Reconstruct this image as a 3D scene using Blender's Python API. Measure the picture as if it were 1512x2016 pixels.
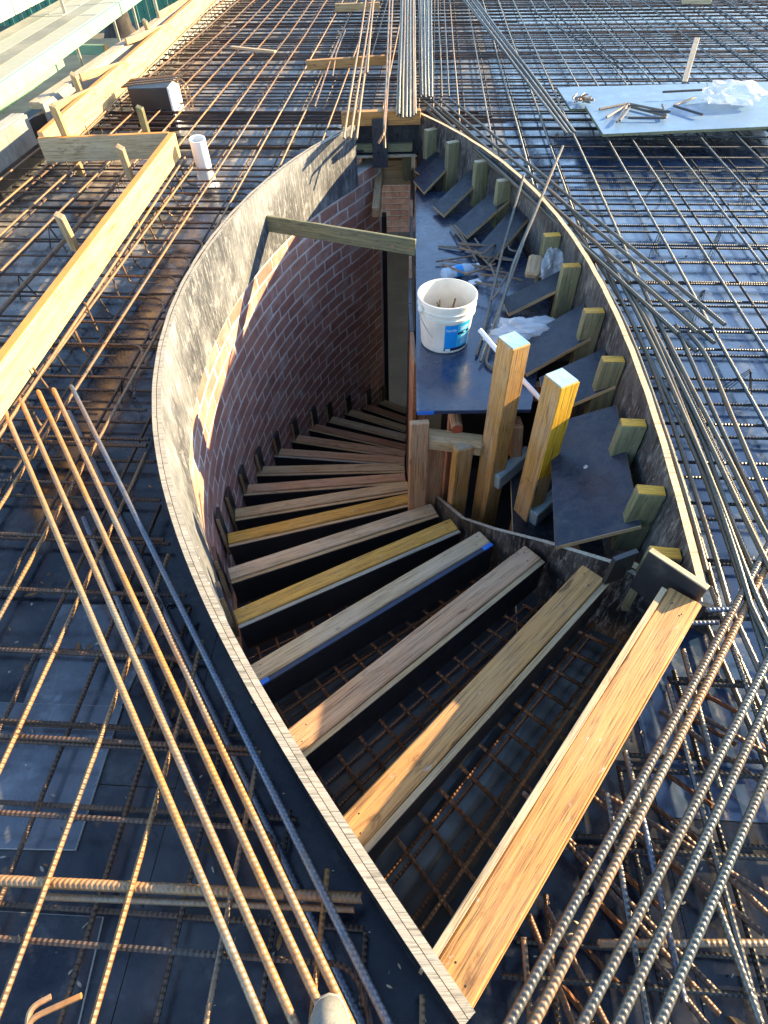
import bpy, bmesh, math, random
from mathutils import Vector, Matrix, Euler
from mathutils.geometry import delaunay_2d_cdt
random.seed(7)
R_ = math.radians
for o in list(bpy.data.objects): bpy.data.objects.remove(o)
scene = bpy.context.scene
COL = scene.collection

# ------------------------------------------------------------------ camera
F, TH, CZ, RO = 1150.0, R_(49.3), 1.57, R_(1.5)
S_, C_ = math.sin(TH), math.cos(TH)
cam_d = bpy.data.cameras.new('camera')
cam = bpy.data.objects.new('camera', cam_d); COL.objects.link(cam)
fw = Vector((0, C_, -S_)); r0 = Vector((1, 0, 0)); d0 = Vector((0, -S_, -C_))
rt = r0*math.cos(RO) + d0*math.sin(RO); dn = -r0*math.sin(RO) + d0*math.cos(RO)
cam.matrix_world = Matrix(((rt.x, -dn.x, -fw.x, 0), (rt.y, -dn.y, -fw.y, 0), (rt.z, -dn.z, -fw.z, CZ), (0, 0, 0, 1)))
cam_d.sensor_fit = 'VERTICAL'; cam_d.sensor_height = 36; cam_d.sensor_width = 27
cam_d.lens = F/2016*36; cam_d.clip_start = 0.02; cam_d.clip_end = 800
scene.camera = cam

# ------------------------------------------------------------------ sky, sun, exposure
SUN_EL, SUN_AZ = R_(19.3), R_(69.5)
world = bpy.data.worlds.new('World'); scene.world = world; world.use_nodes = True
wn = world.node_tree.nodes; wl = world.node_tree.links
sky = wn.new('ShaderNodeTexSky'); sky.sky_type = 'NISHITA'; sky.sun_disc = False
sky.sun_elevation = SUN_EL; sky.sun_rotation = SUN_AZ; sky.air_density = 1.0; sky.dust_density = 0.4; sky.ozone_density = 2.2
wl.new(sky.outputs[0], wn['Background'].inputs[0]); wn['Background'].inputs[1].default_value = 0.13
sd = Vector((math.sin(SUN_AZ)*math.cos(SUN_EL), math.cos(SUN_AZ)*math.cos(SUN_EL), math.sin(SUN_EL)))
sl = bpy.data.lights.new('sun', 'SUN'); sl.energy = 5.0; sl.angle = R_(0.5); sl.color = (1.0, 0.74, 0.40)
so = bpy.data.objects.new('sun', sl); COL.objects.link(so); so.rotation_euler = (-sd).to_track_quat('-Z', 'Y').to_euler()
so.location = sd*30
vs = scene.view_settings; vs.view_transform = 'Standard'; vs.look = 'None'; vs.gamma = 1; vs.use_curve_mapping = False
vs.exposure = 2.0

# ------------------------------------------------------------------ measuring helpers
def at(x, y, z):
    """the point of height z seen at photograph pixel x, y"""
    u = (x-756)/F; v = (y-1008)/F
    d = fw + rt*u + dn*v
    return Vector((0, 0, CZ)) + d*((z-CZ)/d.z)
GA = R_(4.5)
TV = Vector((math.cos(GA), -math.sin(GA), 0)); AV = Vector((math.sin(GA), math.cos(GA), 0))
def pq(p, q, z=0): return TV*p + AV*q + Vector((0, 0, z))
def Lx(Y):
    Y = max(-0.3, min(Y, 4.8)); r = 0
    for k in (0.00197, -0.022996, 0.087983, 0.040227, -0.776426, 0.096596): r = r*Y + k
    return r
def Rx(Y):
    r = 0
    for k in (-0.000296, -0.007109, -0.010837, 0.203699, 0.710259): r = r*Y + k
    return r
def inpoly(x, y, poly):
    c = False; j = len(poly)-1
    for i in range(len(poly)):
        a, b = poly[i], poly[j]
        if (a[1] > y) != (b[1] > y) and x < (b[0]-a[0])*(y-a[1])/(b[1]-a[1]) + a[0]: c = not c
        j = i
    return c

# ------------------------------------------------------------------ tagging
def tag(o, label=None, cat=None, group=None, kind=None):
    if label: o['label'] = label
    if cat: o['category'] = cat
    if group: o['group'] = group
    if kind: o['kind'] = kind
    return o
def thing(name, loc, label, cat, group=None):
    o = bpy.data.objects.new(name, None); o.empty_display_size = 0.05; COL.objects.link(o); o.location = loc
    return tag(o, label, cat, group)
def link(name, me, mat, parent=None, M=None, shadeless=False):
    if mat is not None and not me.materials: me.materials.append(mat)
    o = bpy.data.objects.new(name, me); COL.objects.link(o)
    M = M if M is not None else Matrix.Identity(4)
    if parent is not None:
        o.parent = parent
        p = parent; off = Vector((0, 0, 0)); inv = Matrix.Identity(4)
        inv = world_of(parent).inverted()
        o.matrix_local = inv @ M
    else:
        o.matrix_world = M
    WM[o.name] = M.copy()
    return o
WM = {}
def world_of(o):
    if o.name in WM: return WM[o.name]
    return Matrix.Translation(o.location)

# ------------------------------------------------------------------ mesh helpers
def smooth(me, ang=40):
    for p in me.polygons: p.use_smooth = True
    try: me.set_sharp_from_angle(angle=R_(ang))
    except Exception: pass
    return me
def mesh(name, vs_, fs): 
    me = bpy.data.meshes.new(name); me.from_pydata([tuple(v) for v in vs_], [], fs); me.update(); return me
def box_me(l, w, h, bev=0.0, rough=0.0, seg=1):
    """box along X, centred in Y and Z; optionally bevelled, its ends a bit uneven"""
    bm = bmesh.new(); bmesh.ops.create_cube(bm, size=1)
    bmesh.ops.scale(bm, vec=(l, w, h), verts=bm.verts)
    if seg > 1:
        ed = [e for e in bm.edges if abs(abs(e.verts[0].co.x-e.verts[1].co.x)-l) < 1e-5]
        bmesh.ops.subdivide_edges(bm, edges=ed, cuts=seg-1)
        for v in bm.verts:
            v.co.y += rough*math.sin(v.co.x*3.1+l*7)+random.uniform(-1, 1)*rough*0.25
            v.co.z += rough*math.sin(v.co.x*2.3+l*3)*0.6
    if bev > 0: bmesh.ops.bevel(bm, geom=[e for e in bm.edges if len(e.link_faces) == 2 and e.calc_face_angle(0) > 0.5], offset=bev, segments=1, affect='EDGES')
    me = bpy.data.meshes.new('box'); bm.to_mesh(me); bm.free(); return me
def frame(p0, p1, up=Vector((0, 0, 1))):
    x = (p1-p0).normalized(); y = up.cross(x)
    if y.length < 1e-4: y = Vector((0, 1, 0))
    y.normalize(); z = x.cross(y)
    c = (p0+p1)*0.5
    return Matrix(((x.x, y.x, z.x, c.x), (x.y, y.y, z.y, c.y), (x.z, y.z, z.z, c.z), (0, 0, 0, 1)))
def beam(name, p0, p1, w, h, mat, parent=None, bev=0.003, up=Vector((0, 0, 1)), roll=0.0, rough=0.0, seg=1):
    """timber or board from p0 to p1 (centre line), w across, h in the up direction"""
    p0, p1 = Vector(p0), Vector(p1)
    M = frame(p0, p1, Vector(up))
    if roll: M = M @ Matrix.Rotation(roll, 4, 'X')
    return link(name, box_me((p1-p0).length, w, h, bev, rough, seg), mat, parent, M)
def plate(name, pts, th, mat, parent=None, edge=None):
    """flat board with the given top corners (planar), th thick; edge = material of its cut sides"""
    pts = [Vector(p) for p in pts]
    n = Vector((0, 0, 0))
    for i in range(len(pts)): n += (pts[i]-pts[0]).cross(pts[(i+1) % len(pts)]-pts[0])
    n.normalize()
    if n.z < 0: n = -n; pts.reverse()
    c = sum(pts, Vector())/len(pts)
    k = len(pts)
    x = (pts[1]-pts[0]).normalized(); y = n.cross(x)
    M = Matrix(((x.x, y.x, n.x, c.x), (x.y, y.y, n.y, c.y), (x.z, y.z, n.z, c.z), (0, 0, 0, 1))); inv = M.inverted()
    b = 0.0012
    loc = [inv @ p for p in pts]
    vs_ = [v*(1-b/max(v.length, .01)*1.5) for v in loc] + [v+Vector((0, 0, -b)) for v in loc] + [v+Vector((0, 0, -th)) for v in loc]
    fs = [list(range(k)), list(range(3*k-1, 2*k-1, -1))]
    for i in range(k):
        j = (i+1) % k
        fs.append([k+i, k+j, j, i]); fs.append([2*k+i, 2*k+j, k+j, k+i])
    me = mesh('plate', vs_, fs)
    me.materials.append(mat)
    if edge:
        me.materials.append(edge)
        for i, p in enumerate(me.polygons):
            if i >= 2: p.material_index = 1
    return link(name, me, None, parent, M)
def tube_me(pts, r, n=6, cap=True, rs=None):
    pts = [Vector(p) for p in pts]; vs_ = []; fs = []
    prev = None
    for i, p in enumerate(pts):
        d = (pts[min(i+1, len(pts)-1)]-pts[max(i-1, 0)]).normalized()
        a = prev if prev is not None else (Vector((0, 0, 1)) if abs(d.z) < .9 else Vector((1, 0, 0)))
        u = (a - d*a.dot(d)).normalized(); w = d.cross(u); prev = u
        rr = rs[i] if rs else r
        for k in range(n):
            t = 2*math.pi*k/n
            vs_.append(p + u*math.cos(t)*rr + w*math.sin(t)*rr)
    m = len(pts)
    for i in range(m-1):
        for k in range(n):
            k2 = (k+1) % n
            fs.append([i*n+k, i*n+k2, (i+1)*n+k2, (i+1)*n+k])
    if cap: fs.append(list(range(n-1, -1, -1))); fs.append([(m-1)*n+k for k in range(n)])
    return mesh('tube', vs_, fs)
def lathe_me(prof, n=40):
    vs_ = []; fs = []
    for r, z in prof:
        for k in range(n):
            t = 2*math.pi*k/n; vs_.append((r*math.cos(t), r*math.sin(t), z))
    for i in range(len(prof)-1):
        for k in range(n):
            k2 = (k+1) % n; fs.append([i*n+k, i*n+k2, (i+1)*n+k2, (i+1)*n+k])
    return mesh('lathe', vs_, fs)
def bent(pts, bend=0.03, k=4):
    """polyline with rounded corners"""
    pts = [Vector(p) for p in pts]; out = [pts[0]]
    for i in range(1, len(pts)-1):
        a, b, c = pts[i-1], pts[i], pts[i+1]
        d1 = min(bend, (a-b).length*.45); d2 = min(bend, (c-b).length*.45)
        s = b+(a-b).normalized()*d1; e = b+(c-b).normalized()*d2
        for j in range(k+1):
            t = j/k; out.append(s*(1-t)**2 + b*2*t*(1-t) + e*t*t)
    out.append(pts[-1]); return out
def rib_me(L, r, pitch=0.0115, n=8, sag=0.0):
    """deformed bar along X from 0 to L: skewed ribs and two long ribs, as real relief"""
    vs_ = []; fs = []; m = 0
    cnt = int(L/pitch)
    for j in range(cnt):
        for f, k in ((0.0, 1.0), (0.40, 1.0), (0.50, 1.13), (0.88, 1.13)):
            x0 = (j+f)*pitch
            for i in range(n):
                t = 2*math.pi*i/n
                rr = r*(k if i % 4 else 1.10)
                xx = x0 + 0.28*r*math.cos(2*t)
                vs_.append((xx, rr*math.cos(t), rr*math.sin(t) - sag*math.sin(math.pi*x0/L) + .0015*math.sin(x0*5+L*9)))
            m += 1
    for a in range(m-1):
        for i in range(n):
            i2 = (i+1) % n; fs.append([a*n+i, a*n+i2, (a+1)*n+i2, (a+1)*n+i])
    fs.append(list(range(n-1, -1, -1))); fs.append([(m-1)*n+i for i in range(n)])
    return mesh('ribbed_bar', vs_, fs)
def bar_frame(p0, p1):
    M = frame(p0, p1); M.translation = p0; return M
BARC = {}
def straight_bar(name, p0, p1, r, mat, parent=None, ribbed=False, n=6):
    p0, p1 = Vector(p0), Vector(p1); L = (p1-p0).length
    if ribbed: me = smooth(rib_me(L, r), 60)
    else:
        key = (round(L, 2), r, n, mat.name)
        me = BARC.get(key)
        if me is None:
            k = max(1, int(L/0.8)); w = random.uniform(-.004, .004)
            pts = [(L*i/k, w*math.sin(i*1.3), w*.6*math.cos(i*1.7)) for i in range(k+1)]
            me = smooth(tube_me(pts, r, n), 60); BARC[key] = me
    return link(name, me, mat, parent, bar_frame(p0, p1))
def sheet_me(outer, hole, th, org):
    """flat sheet: polygon minus hole, th thick, top at z = 0, local to org"""
    def dens(pl): return [Vector((p[0], p[1])) for p in pl]
    vs2 = dens(outer); e = [(i, (i+1) % len(outer)) for i in range(len(outer))]
    if hole:
        n0 = len(vs2); vs2 += dens(hole); e += [(n0+i, n0+(i+1) % len(hole)) for i in range(len(hole))]
    V, E_, Fc, *_r = delaunay_2d_cdt(vs2, e, [], 0, 1e-6)
    bm = bmesh.new(); bv = [bm.verts.new((v.x-org[0], v.y-org[1], 0)) for v in V]
    for f in Fc:
        cx = sum(V[i].x for i in f)/3; cy = sum(V[i].y for i in f)/3
        if inpoly(cx, cy, outer) and not (hole and inpoly(cx, cy, hole)): bm.faces.new([bv[i] for i in f])
    bmesh.ops.delete(bm, geom=[v for v in bm.verts if not v.link_faces], context='VERTS')
    if not bm.faces: bm.free(); return None
    for f in bm.faces:
        f.normal_update()
        if f.normal.z < 0: f.normal_flip()
    ex = bmesh.ops.extrude_face_region(bm, geom=bm.faces[:])
    top = [v for v in ex['geom'] if isinstance(v, bmesh.types.BMVert)]
    bot = [v for v in bm.verts if v not in set(top)]
    bmesh.ops.translate(bm, verts=bot, vec=(0, 0, -th))
    bmesh.ops.recalc_face_normals(bm, faces=bm.faces)
    me = bpy.data.meshes.new('sheet'); bm.to_mesh(me); bm.free(); return me

# ------------------------------------------------------------------ materials
def new_mat(name):
    m = bpy.data.materials.new(name); m.use_nodes = True
    nt = m.node_tree; b = nt.nodes['Principled BSDF']
    return m, nt, b
def N(nt, t, **kw):
    n = nt.nodes.new(t)
    for k, v in kw.items(): setattr(n, k, v)
    return n
def coords(nt, kind='Object', scale=(1, 1, 1), rnd=True):
    tc = N(nt, 'ShaderNodeTexCoord'); mp = N(nt, 'ShaderNodeMapping'); mp.inputs['Scale'].default_value = scale
    src = tc.outputs['Object']
    if kind == 'World':
        g = N(nt, 'ShaderNodeNewGeometry'); src = g.outputs['Position']
    if rnd and kind == 'Object':
        oi = N(nt, 'ShaderNodeObjectInfo'); mu = N(nt, 'ShaderNodeVectorMath', operation='SCALE')
        cx = N(nt, 'ShaderNodeCombineXYZ')
        for i in range(3): nt.links.new(oi.outputs['Random'], cx.inputs[i])
        mu.inputs['Scale'].default_value = 37.0; nt.links.new(cx.outputs[0], mu.inputs[0])
        ad = N(nt, 'ShaderNodeVectorMath', operation='ADD'); nt.links.new(src, ad.inputs[0]); nt.links.new(mu.outputs[0], ad.inputs[1]); src = ad.outputs[0]
    nt.links.new(src, mp.inputs[0]); return mp.outputs[0]
def noise(nt, vec, scale, detail=6, rough=0.6, dist=0.0):
    n = N(nt, 'ShaderNodeTexNoise'); n.inputs['Scale'].default_value = scale; n.inputs['Detail'].default_value = detail
    n.inputs['Roughness'].default_value = rough; n.inputs['Distortion'].default_value = dist; nt.links.new(vec, n.inputs['Vector']); return n.outputs['Fac']
def ramp(nt, fac, stops):
    r = N(nt, 'ShaderNodeValToRGB'); e = r.color_ramp.elements
    while len(e) < len(stops): e.new(0.5)
    for i, (p, c) in enumerate(stops):
        e[i].position = p; e[i].color = (c[0], c[1], c[2], 1) if not isinstance(c, (int, float)) else (c, c, c, 1)
    nt.links.new(fac, r.inputs[0]); return r.outputs[0]
def mixc(nt, fac, a, b, mode='MIX'):
    m = N(nt, 'ShaderNodeMix', data_type='RGBA', blend_type=mode)
    for s, v in ((m.inputs[0], fac), (m.inputs[6], a), (m.inputs[7], b)):
        if hasattr(v, 'is_output') or isinstance(v, bpy.types.NodeSocket): nt.links.new(v, s)
        elif isinstance(v, (int, float)): s.default_value = v
        else: s.default_value = (v[0], v[1], v[2], 1)
    return m.outputs[2]
def bump(nt, b, h, strength=0.3, dist=0.01, prev=None):
    n = N(nt, 'ShaderNodeBump'); n.inputs['Strength'].default_value = strength; n.inputs['Distance'].default_value = dist
    nt.links.new(h, n.inputs['Height'])
    if prev is not None: nt.links.new(prev, n.inputs['Normal'])
    nt.links.new(n.outputs[0], b.inputs['Normal']); return n.outputs[0]
def m_plain(name, col, rough=0.5, metal=0.0, var=0.12, scale=12, **kw):
    m, nt, b = new_mat(name)
    v = coords(nt); f = noise(nt, v, scale, 5)
    lo = tuple(c*(1-var*2) for c in col); hi = tuple(min(1, c*(1+var)) for c in col)
    nt.links.new(ramp(nt, f, [(0.3, lo), (0.7, hi)]), b.inputs['Base Color'])
    b.inputs['Roughness'].default_value = rough; b.inputs['Metallic'].default_value = metal
    for k, val in kw.items(): b.inputs[k].default_value = val
    return m
def m_timber(name, light, dark, grey=0.0, rough=0.65, lines=26):
    """grain runs along local X"""
    m, nt, b = new_mat(name)
    v = coords(nt, scale=(1.3, lines, lines)); g = noise(nt, v, 2.2, 8, 0.65, 0.6)
    v2 = coords(nt, scale=(3, 120, 120)); fine = noise(nt, v2, 2.0, 4, 0.7)
    v3 = coords(nt, scale=(2.5, 6, 6)); blotch = noise(nt, v3, 1.6, 4, 0.6)
    c = ramp(nt, g, [(0.28, dark), (0.48, tuple((a+d)/2 for a, d in zip(light, dark))), (0.72, light)])
    c = mixc(nt, 0.55, c, ramp(nt, fine, [(0.3, tuple(x*.45 for x in dark)), (0.6, light)]), 'MULTIPLY') if False else c
    dk = ramp(nt, fine, [(0.34, 0.15), (0.50, 1.0)])
    c = mixc(nt, 0.85, c, dk, 'MULTIPLY')
    if grey: c = mixc(nt, ramp(nt, blotch, [(0.42, 0.0), (0.66, grey)]), c, (0.50, 0.42, 0.31))
    v4 = coords(nt, scale=(5, 22, 22)); kn = noise(nt, v4, 1.5, 2, 0.5)
    c = mixc(nt, ramp(nt, kn, [(0.70, 0.0), (0.76, 0.75)]), c, tuple(x*.25 for x in dark))
    v5 = coords(nt, scale=(14, 26, 26)); sp = noise(nt, v5, 1.8, 7, 0.75, 0.4)
    c = mixc(nt, ramp(nt, sp, [(0.62, 0.0), (0.68, 0.7)]), c, (0.50, 0.47, 0.42))
    v6 = coords(nt, scale=(7, 20, 20)); st = noise(nt, v6, 1.1, 6, 0.7, 0.8)
    c = mixc(nt, ramp(nt, st, [(0.30, 0.65), (0.42, 0.0)]), c, tuple(x*.30 for x in dark))
    nt.links.new(c, b.inputs['Base Color']); b.inputs['Roughness'].default_value = rough
    bump(nt, b, fine, 0.45, 0.005)
    return m
def m_film(name, base=(0.012, 0.014, 0.022), dust=0.25, dustcol=(0.30, 0.29, 0.27), rough=(0.22, 0.5), world_=True, sc=1.0, streak=0.0, kerf=False, blotchcol=None, fine=False, coat=0.0, spec=0.7):
    m, nt, b = new_mat(name)
    v = coords(nt, 'World' if world_ else 'Object', (sc, sc, sc))
    a = noise(nt, v, 1.7, 8, 0.68, 0.3); a2 = noise(nt, v, 9.0, 6, 0.7, 0.2); a3 = noise(nt, v, 42.0, 4, 0.6)
    ob = N(nt, 'ShaderNodeObjectInfo')
    shade = mixc(nt, ob.outputs['Random'], tuple(x*.7 for x in base), tuple(x*1.9 for x in base))
    d1 = ramp(nt, a, [(0.45, 0.0), (0.72, dust)])
    d2 = ramp(nt, a2, [(0.56, 0.0), (0.74, dust*1.1)])
    c = mixc(nt, d1, shade, dustcol); c = mixc(nt, d2, c, dustcol)
    sp = ramp(nt, a3, [(0.735, 0.0), (0.76, min(1, dust*2.2))]); c = mixc(nt, sp, c, (0.5, 0.49, 0.46))
    if blotchcol:
        v5 = coords(nt, 'World', (1, 1, 1)); q = noise(nt, v5, 5.5, 3, 0.5, 0.8)
        c = mixc(nt, ramp(nt, q, [(0.69, 0.0), (0.72, 0.8)]), c, blotchcol)
    if streak:
        vs_ = coords(nt, 'World' if world_ else 'Object', (26, 26, 3.2) if fine else (9, 9, 1.4)); s = noise(nt, vs_, 3.0, 10, 0.8, 0.9 if fine else 1.2)
        c = mixc(nt, ramp(nt, s, [(0.52 if fine else 0.44, 0.0), (0.62, streak)]), c, dustcol)
    if kerf:
        vk = coords(nt, 'World', (1, 1, 0.02)); wv = N(nt, 'ShaderNodeTexWave', wave_type='BANDS', bands_direction='Y'); wv.inputs['Scale'].default_value = 7.5
        wv.inputs['Distortion'].default_value = 0.6; wv.inputs['Detail'].default_value = 1.0; nt.links.new(vk, wv.inputs['Vector'])
        c = mixc(nt, ramp(nt, wv.outputs['Fac'], [(0.0, 0.6), (0.03, 0.0)]), c, (0.03, 0.028, 0.025))
    nt.links.new(c, b.inputs['Base Color'])
    nt.links.new(ramp(nt, a2, [(0.35, rough[0]), (0.7, rough[1])]), b.inputs['Roughness'])
    b.inputs['Specular IOR Level'].default_value = spec
    b.inputs['Coat Weight'].default_value = coat; b.inputs['Coat Roughness'].default_value = 0.12
    bump(nt, b, a2, 0.06, 0.004)
    return m
def m_rebar(name, steel, rust, amt=0.5, ribs=True, metal=0.55, rough=0.42):
    m, nt, b = new_mat(name)
    v = coords(nt, scale=(1, 1, 1)); f = noise(nt, v, 2.4, 6, 0.7, 0.4); f2 = noise(nt, v, 60, 4, 0.6)
    lo = 0.62-amt*0.35
    k = ramp(nt, f, [(lo-0.12, 0.0), (lo+0.14, 1.0)])
    st = mixc(nt, ramp(nt, f2, [(0.35, 0.0), (0.7, 0.6)]), steel, tuple(c*.45 for c in steel))
    ru = mixc(nt, ramp(nt, f2, [(0.35, 0.0), (0.7, 0.7)]), rust, tuple(c*.5 for c in rust))
    nt.links.new(mixc(nt, k, st, ru), b.inputs['Base Color'])
    mt = N(nt, 'ShaderNodeMapRange'); mt.inputs['To Min'].default_value = metal; mt.inputs['To Max'].default_value = 0.05
    nt.links.new(k, mt.inputs[0]); nt.links.new(mt.outputs[0], b.inputs['Metallic'])
    b.inputs['Roughness'].default_value = rough
    nb = bump(nt, b, f2, 0.25, 0.002)
    if ribs:
        vv = coords(nt, rnd=False); w = N(nt, 'ShaderNodeTexWave', wave_type='BANDS', bands_direction='X', wave_profile='SIN')
        w.inputs['Scale'].default_value = 27.0; nt.links.new(vv, w.inputs['Vector'])
        bump(nt, b, w.outputs['Fac'], 0.7, 0.003, nb)
    return m

MAT = {}
MAT['film'] = m_film('film_faced_plywood_black', base=(0.0045, 0.006, 0.011), blotchcol=(0.14, 0.08, 0.035), dust=0.26, dustcol=(0.30, 0.30, 0.29), rough=(0.10, 0.42), coat=0.1, spec=0.4)
MAT['film_r'] = m_film('film_faced_plywood_sky_tint', (0.010, 0.025, 0.058), 0.34, (0.25, 0.31, 0.38), rough=(0.08, 0.42), coat=0.7)  # blue base carries the sky's reflection; pale dust also paints sunlit patches
MAT['panel'] = m_film('film_faced_plywood_panel', (0.006, 0.010, 0.020), 0.09, rough=(0.22, 0.55), world_=False, sc=2.0, spec=0.4, streak=0.10)
MAT['platform'] = m_film('film_faced_plywood_platform', (0.010, 0.022, 0.050), 0.28, (0.30, 0.24, 0.18), rough=(0.16, 0.42), sc=1.6, coat=0.4)
MAT['riser'] = m_film('film_faced_plywood_riser', (0.008, 0.009, 0.012), 0.06, rough=(0.3, 0.6), world_=False)
MAT['wall_in'] = m_film('scuffed_plywood', (0.035, 0.04, 0.05), 0.62, (0.40, 0.42, 0.43), (0.45, 0.75), streak=0.85, kerf=True, fine=True)
MAT['wall_out'] = m_film('scuffed_black_plywood', (0.010, 0.010, 0.012), 0.35, (0.36, 0.35, 0.32), (0.4, 0.7), streak=0.7, sc=2.2, fine=True)
MAT['greyply'] = m_film('grey_weathered_plywood', (0.16, 0.17, 0.16), 0.6, (0.4, 0.4, 0.37), (0.6, 0.8), streak=0.4)
MAT['bluesheet'] = m_film('pale_blue_plywood', (0.06, 0.12, 0.20), 0.5, (0.15, 0.23, 0.32), (0.35, 0.6), world_=False)
MAT['plyedge'] = m_timber('plywood_edge', (0.72, 0.58, 0.36), (0.42, 0.30, 0.16), 0.2, lines=60)
MAT['plyedge_grey'] = m_timber('plywood_edge_grey', (0.50, 0.47, 0.38), (0.24, 0.21, 0.15), 0.4, lines=60)
MAT['lvl'] = m_timber('laminated_timber_orange', (0.60, 0.32, 0.095), (0.32, 0.135, 0.035), 0.10)
MAT['pink'] = m_timber('weathered_timber_pink', (0.63, 0.37, 0.19), (0.36, 0.17, 0.075), 0.25)
MAT['grey'] = m_timber('weathered_timber_grey', (0.62, 0.47, 0.28), (0.33, 0.21, 0.10), 0.4)
MAT['tan'] = m_timber('timber_tan', (0.61, 0.43, 0.21), (0.34, 0.20, 0.08), 0.3)
MAT['red'] = m_timber('timber_red_brown', (0.48, 0.23, 0.115), (0.24, 0.095, 0.045), 0.2)
MAT['yellow'] = m_timber('timber_yellow', (0.68, 0.39, 0.055), (0.42, 0.20, 0.025), 0.08)
MAT['yellowpaint'] = m_timber('timber_bright_yellow', (0.85, 0.47, 0.02), (0.62, 0.30, 0.01), 0.05)
MAT['postwood'] = m_timber('post_timber_orange', (0.62, 0.34, 0.09), (0.33, 0.15, 0.04), 0.3)
MAT['board'] = m_timber('formwork_board_yellow', (0.80, 0.54, 0.25), (0.56, 0.31, 0.11), 0.1, lines=14)
MAT['green'] = m_timber('treated_timber_green', (0.27, 0.24, 0.11), (0.09, 0.115, 0.075), 0.12)
MAT['bluewash'] = m_timber('timber_blue_primed', (0.36, 0.50, 0.56), (0.20, 0.30, 0.35), 0.4)
MAT['endpaint'] = m_film('blue_sealed_end', (0.12, 0.30, 0.42), 0.6, (0.45, 0.52, 0.54), (0.6, 0.8), world_=False, sc=4)
MAT['sun_yellow'] = m_timber('sunlit_timber_end', (0.92, 0.47, 0.04), (0.66, 0.29, 0.025), 0.05, lines=10)  # orange-yellow imitates low sun on the post tops
MAT['redend'] = m_plain('red_sealed_end', (0.33, 0.06, 0.02), 0.6)
MAT['blue'] = m_plain('blue_edge_paint', (0.02, 0.16, 0.62), 0.5)
MAT['navy'] = m_plain('dark_blue_edge_paint', (0.03, 0.045, 0.09), 0.5)
MAT['bar_l'] = m_rebar('rusty_bar', (0.17, 0.135, 0.10), (0.32, 0.165, 0.06), 0.42, metal=0.3)
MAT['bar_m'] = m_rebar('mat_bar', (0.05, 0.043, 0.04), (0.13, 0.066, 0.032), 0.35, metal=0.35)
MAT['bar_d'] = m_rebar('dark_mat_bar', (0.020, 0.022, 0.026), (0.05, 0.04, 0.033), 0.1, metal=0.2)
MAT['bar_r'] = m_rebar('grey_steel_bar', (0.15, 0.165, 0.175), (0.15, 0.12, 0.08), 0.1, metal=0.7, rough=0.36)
MAT['bar_lg'] = m_rebar('trimmer_bar_rusty', (0.31, 0.26, 0.19), (0.42, 0.19, 0.055), 0.42, ribs=False, metal=0.45)
MAT['bar_rg'] = m_rebar('trimmer_bar_grey', (0.18, 0.18, 0.155), (0.22, 0.13, 0.06), 0.16, ribs=False, metal=0.6, rough=0.34)
MAT['bar_rd'] = m_rebar('trimmer_bar_dark', (0.13, 0.135, 0.115), (0.16, 0.11, 0.06), 0.2, ribs=False, metal=0.6, rough=0.34)
MAT['bar_b'] = m_rebar('trimmer_bar_blued', (0.13, 0.16, 0.21), (0.22, 0.15, 0.1), 0.12, ribs=False, metal=0.6, rough=0.4)
MAT['bar_bent'] = m_rebar('bent_bar_steel', (0.20, 0.19, 0.17), (0.28, 0.16, 0.08), 0.4, ribs=False, metal=0.45)
MAT['bar_stair'] = m_rebar('stair_bar', (0.05, 0.04, 0.035), (0.22, 0.085, 0.03), 0.6, metal=0.25)
MAT['bar_st'] = m_rebar('starter_bar_rusty', (0.05, 0.04, 0.035), (0.17, 0.08, 0.035), 0.45, ribs=False, metal=0.25)
MAT['wire'] = m_plain('tie_wire', (0.05, 0.045, 0.04), 0.5, 0.5)
MAT['brick'] = None
MAT['mortar'] = m_plain('mortar', (0.68, 0.65, 0.62), 0.9, var=0.15, scale=9)
MAT['white'] = m_plain('white_plastic', (0.74, 0.71, 0.62), 0.38, var=0.09, scale=9)
MAT['pvc'] = m_plain('pvc_white', (0.80, 0.81, 0.80), 0.3, var=0.03)
MAT['label'] = m_plain('label_blue', (0.01, 0.28, 0.72), 0.35, var=0.02)
MAT['label2'] = m_plain('label_cyan', (0.03, 0.42, 0.68), 0.35, var=0.02)
MAT['ink'] = m_plain('label_navy', (0.005, 0.012, 0.05), 0.4, var=0.02)
MAT['print'] = m_plain('label_print', (0.62, 0.80, 0.88), 0.5, var=0.01)
MAT['mint'] = m_plain('mint_painted_steel', (0.22, 0.42, 0.31), 0.45, var=0.1, scale=5)
MAT['scaf'] = m_film('scaffold_plank_steel', (0.20, 0.22, 0.17), 0.6, (0.34, 0.33, 0.25), (0.5, 0.75))
MAT['gal'] = m_plain('galvanised_tube', (0.42, 0.41, 0.38), 0.4, 0.6)
MAT['cream'] = m_plain('cream_paint', (0.58, 0.55, 0.40), 0.6, var=0.04)
MAT['concrete'] = m_film('concrete_floor', (0.14, 0.10, 0.065), 0.6, (0.24, 0.18, 0.115), (0.8, 0.95))
MAT['fence'] = m_plain('green_steel_fence', (0.06, 0.24, 0.17), 0.5)
MAT['bark'] = m_plain('bark', (0.045, 0.038, 0.032), 0.9, var=0.3, scale=4)
MAT['leaf'] = m_plain('leaf', (0.06, 0.12, 0.03), 0.6, var=0.3)
MAT['shoe'] = m_plain('grey_knit', (0.17, 0.17, 0.155), 0.9, var=0.15, scale=200)
MAT['sole'] = m_plain('shoe_sole', (0.30, 0.29, 0.26), 0.7)
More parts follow.
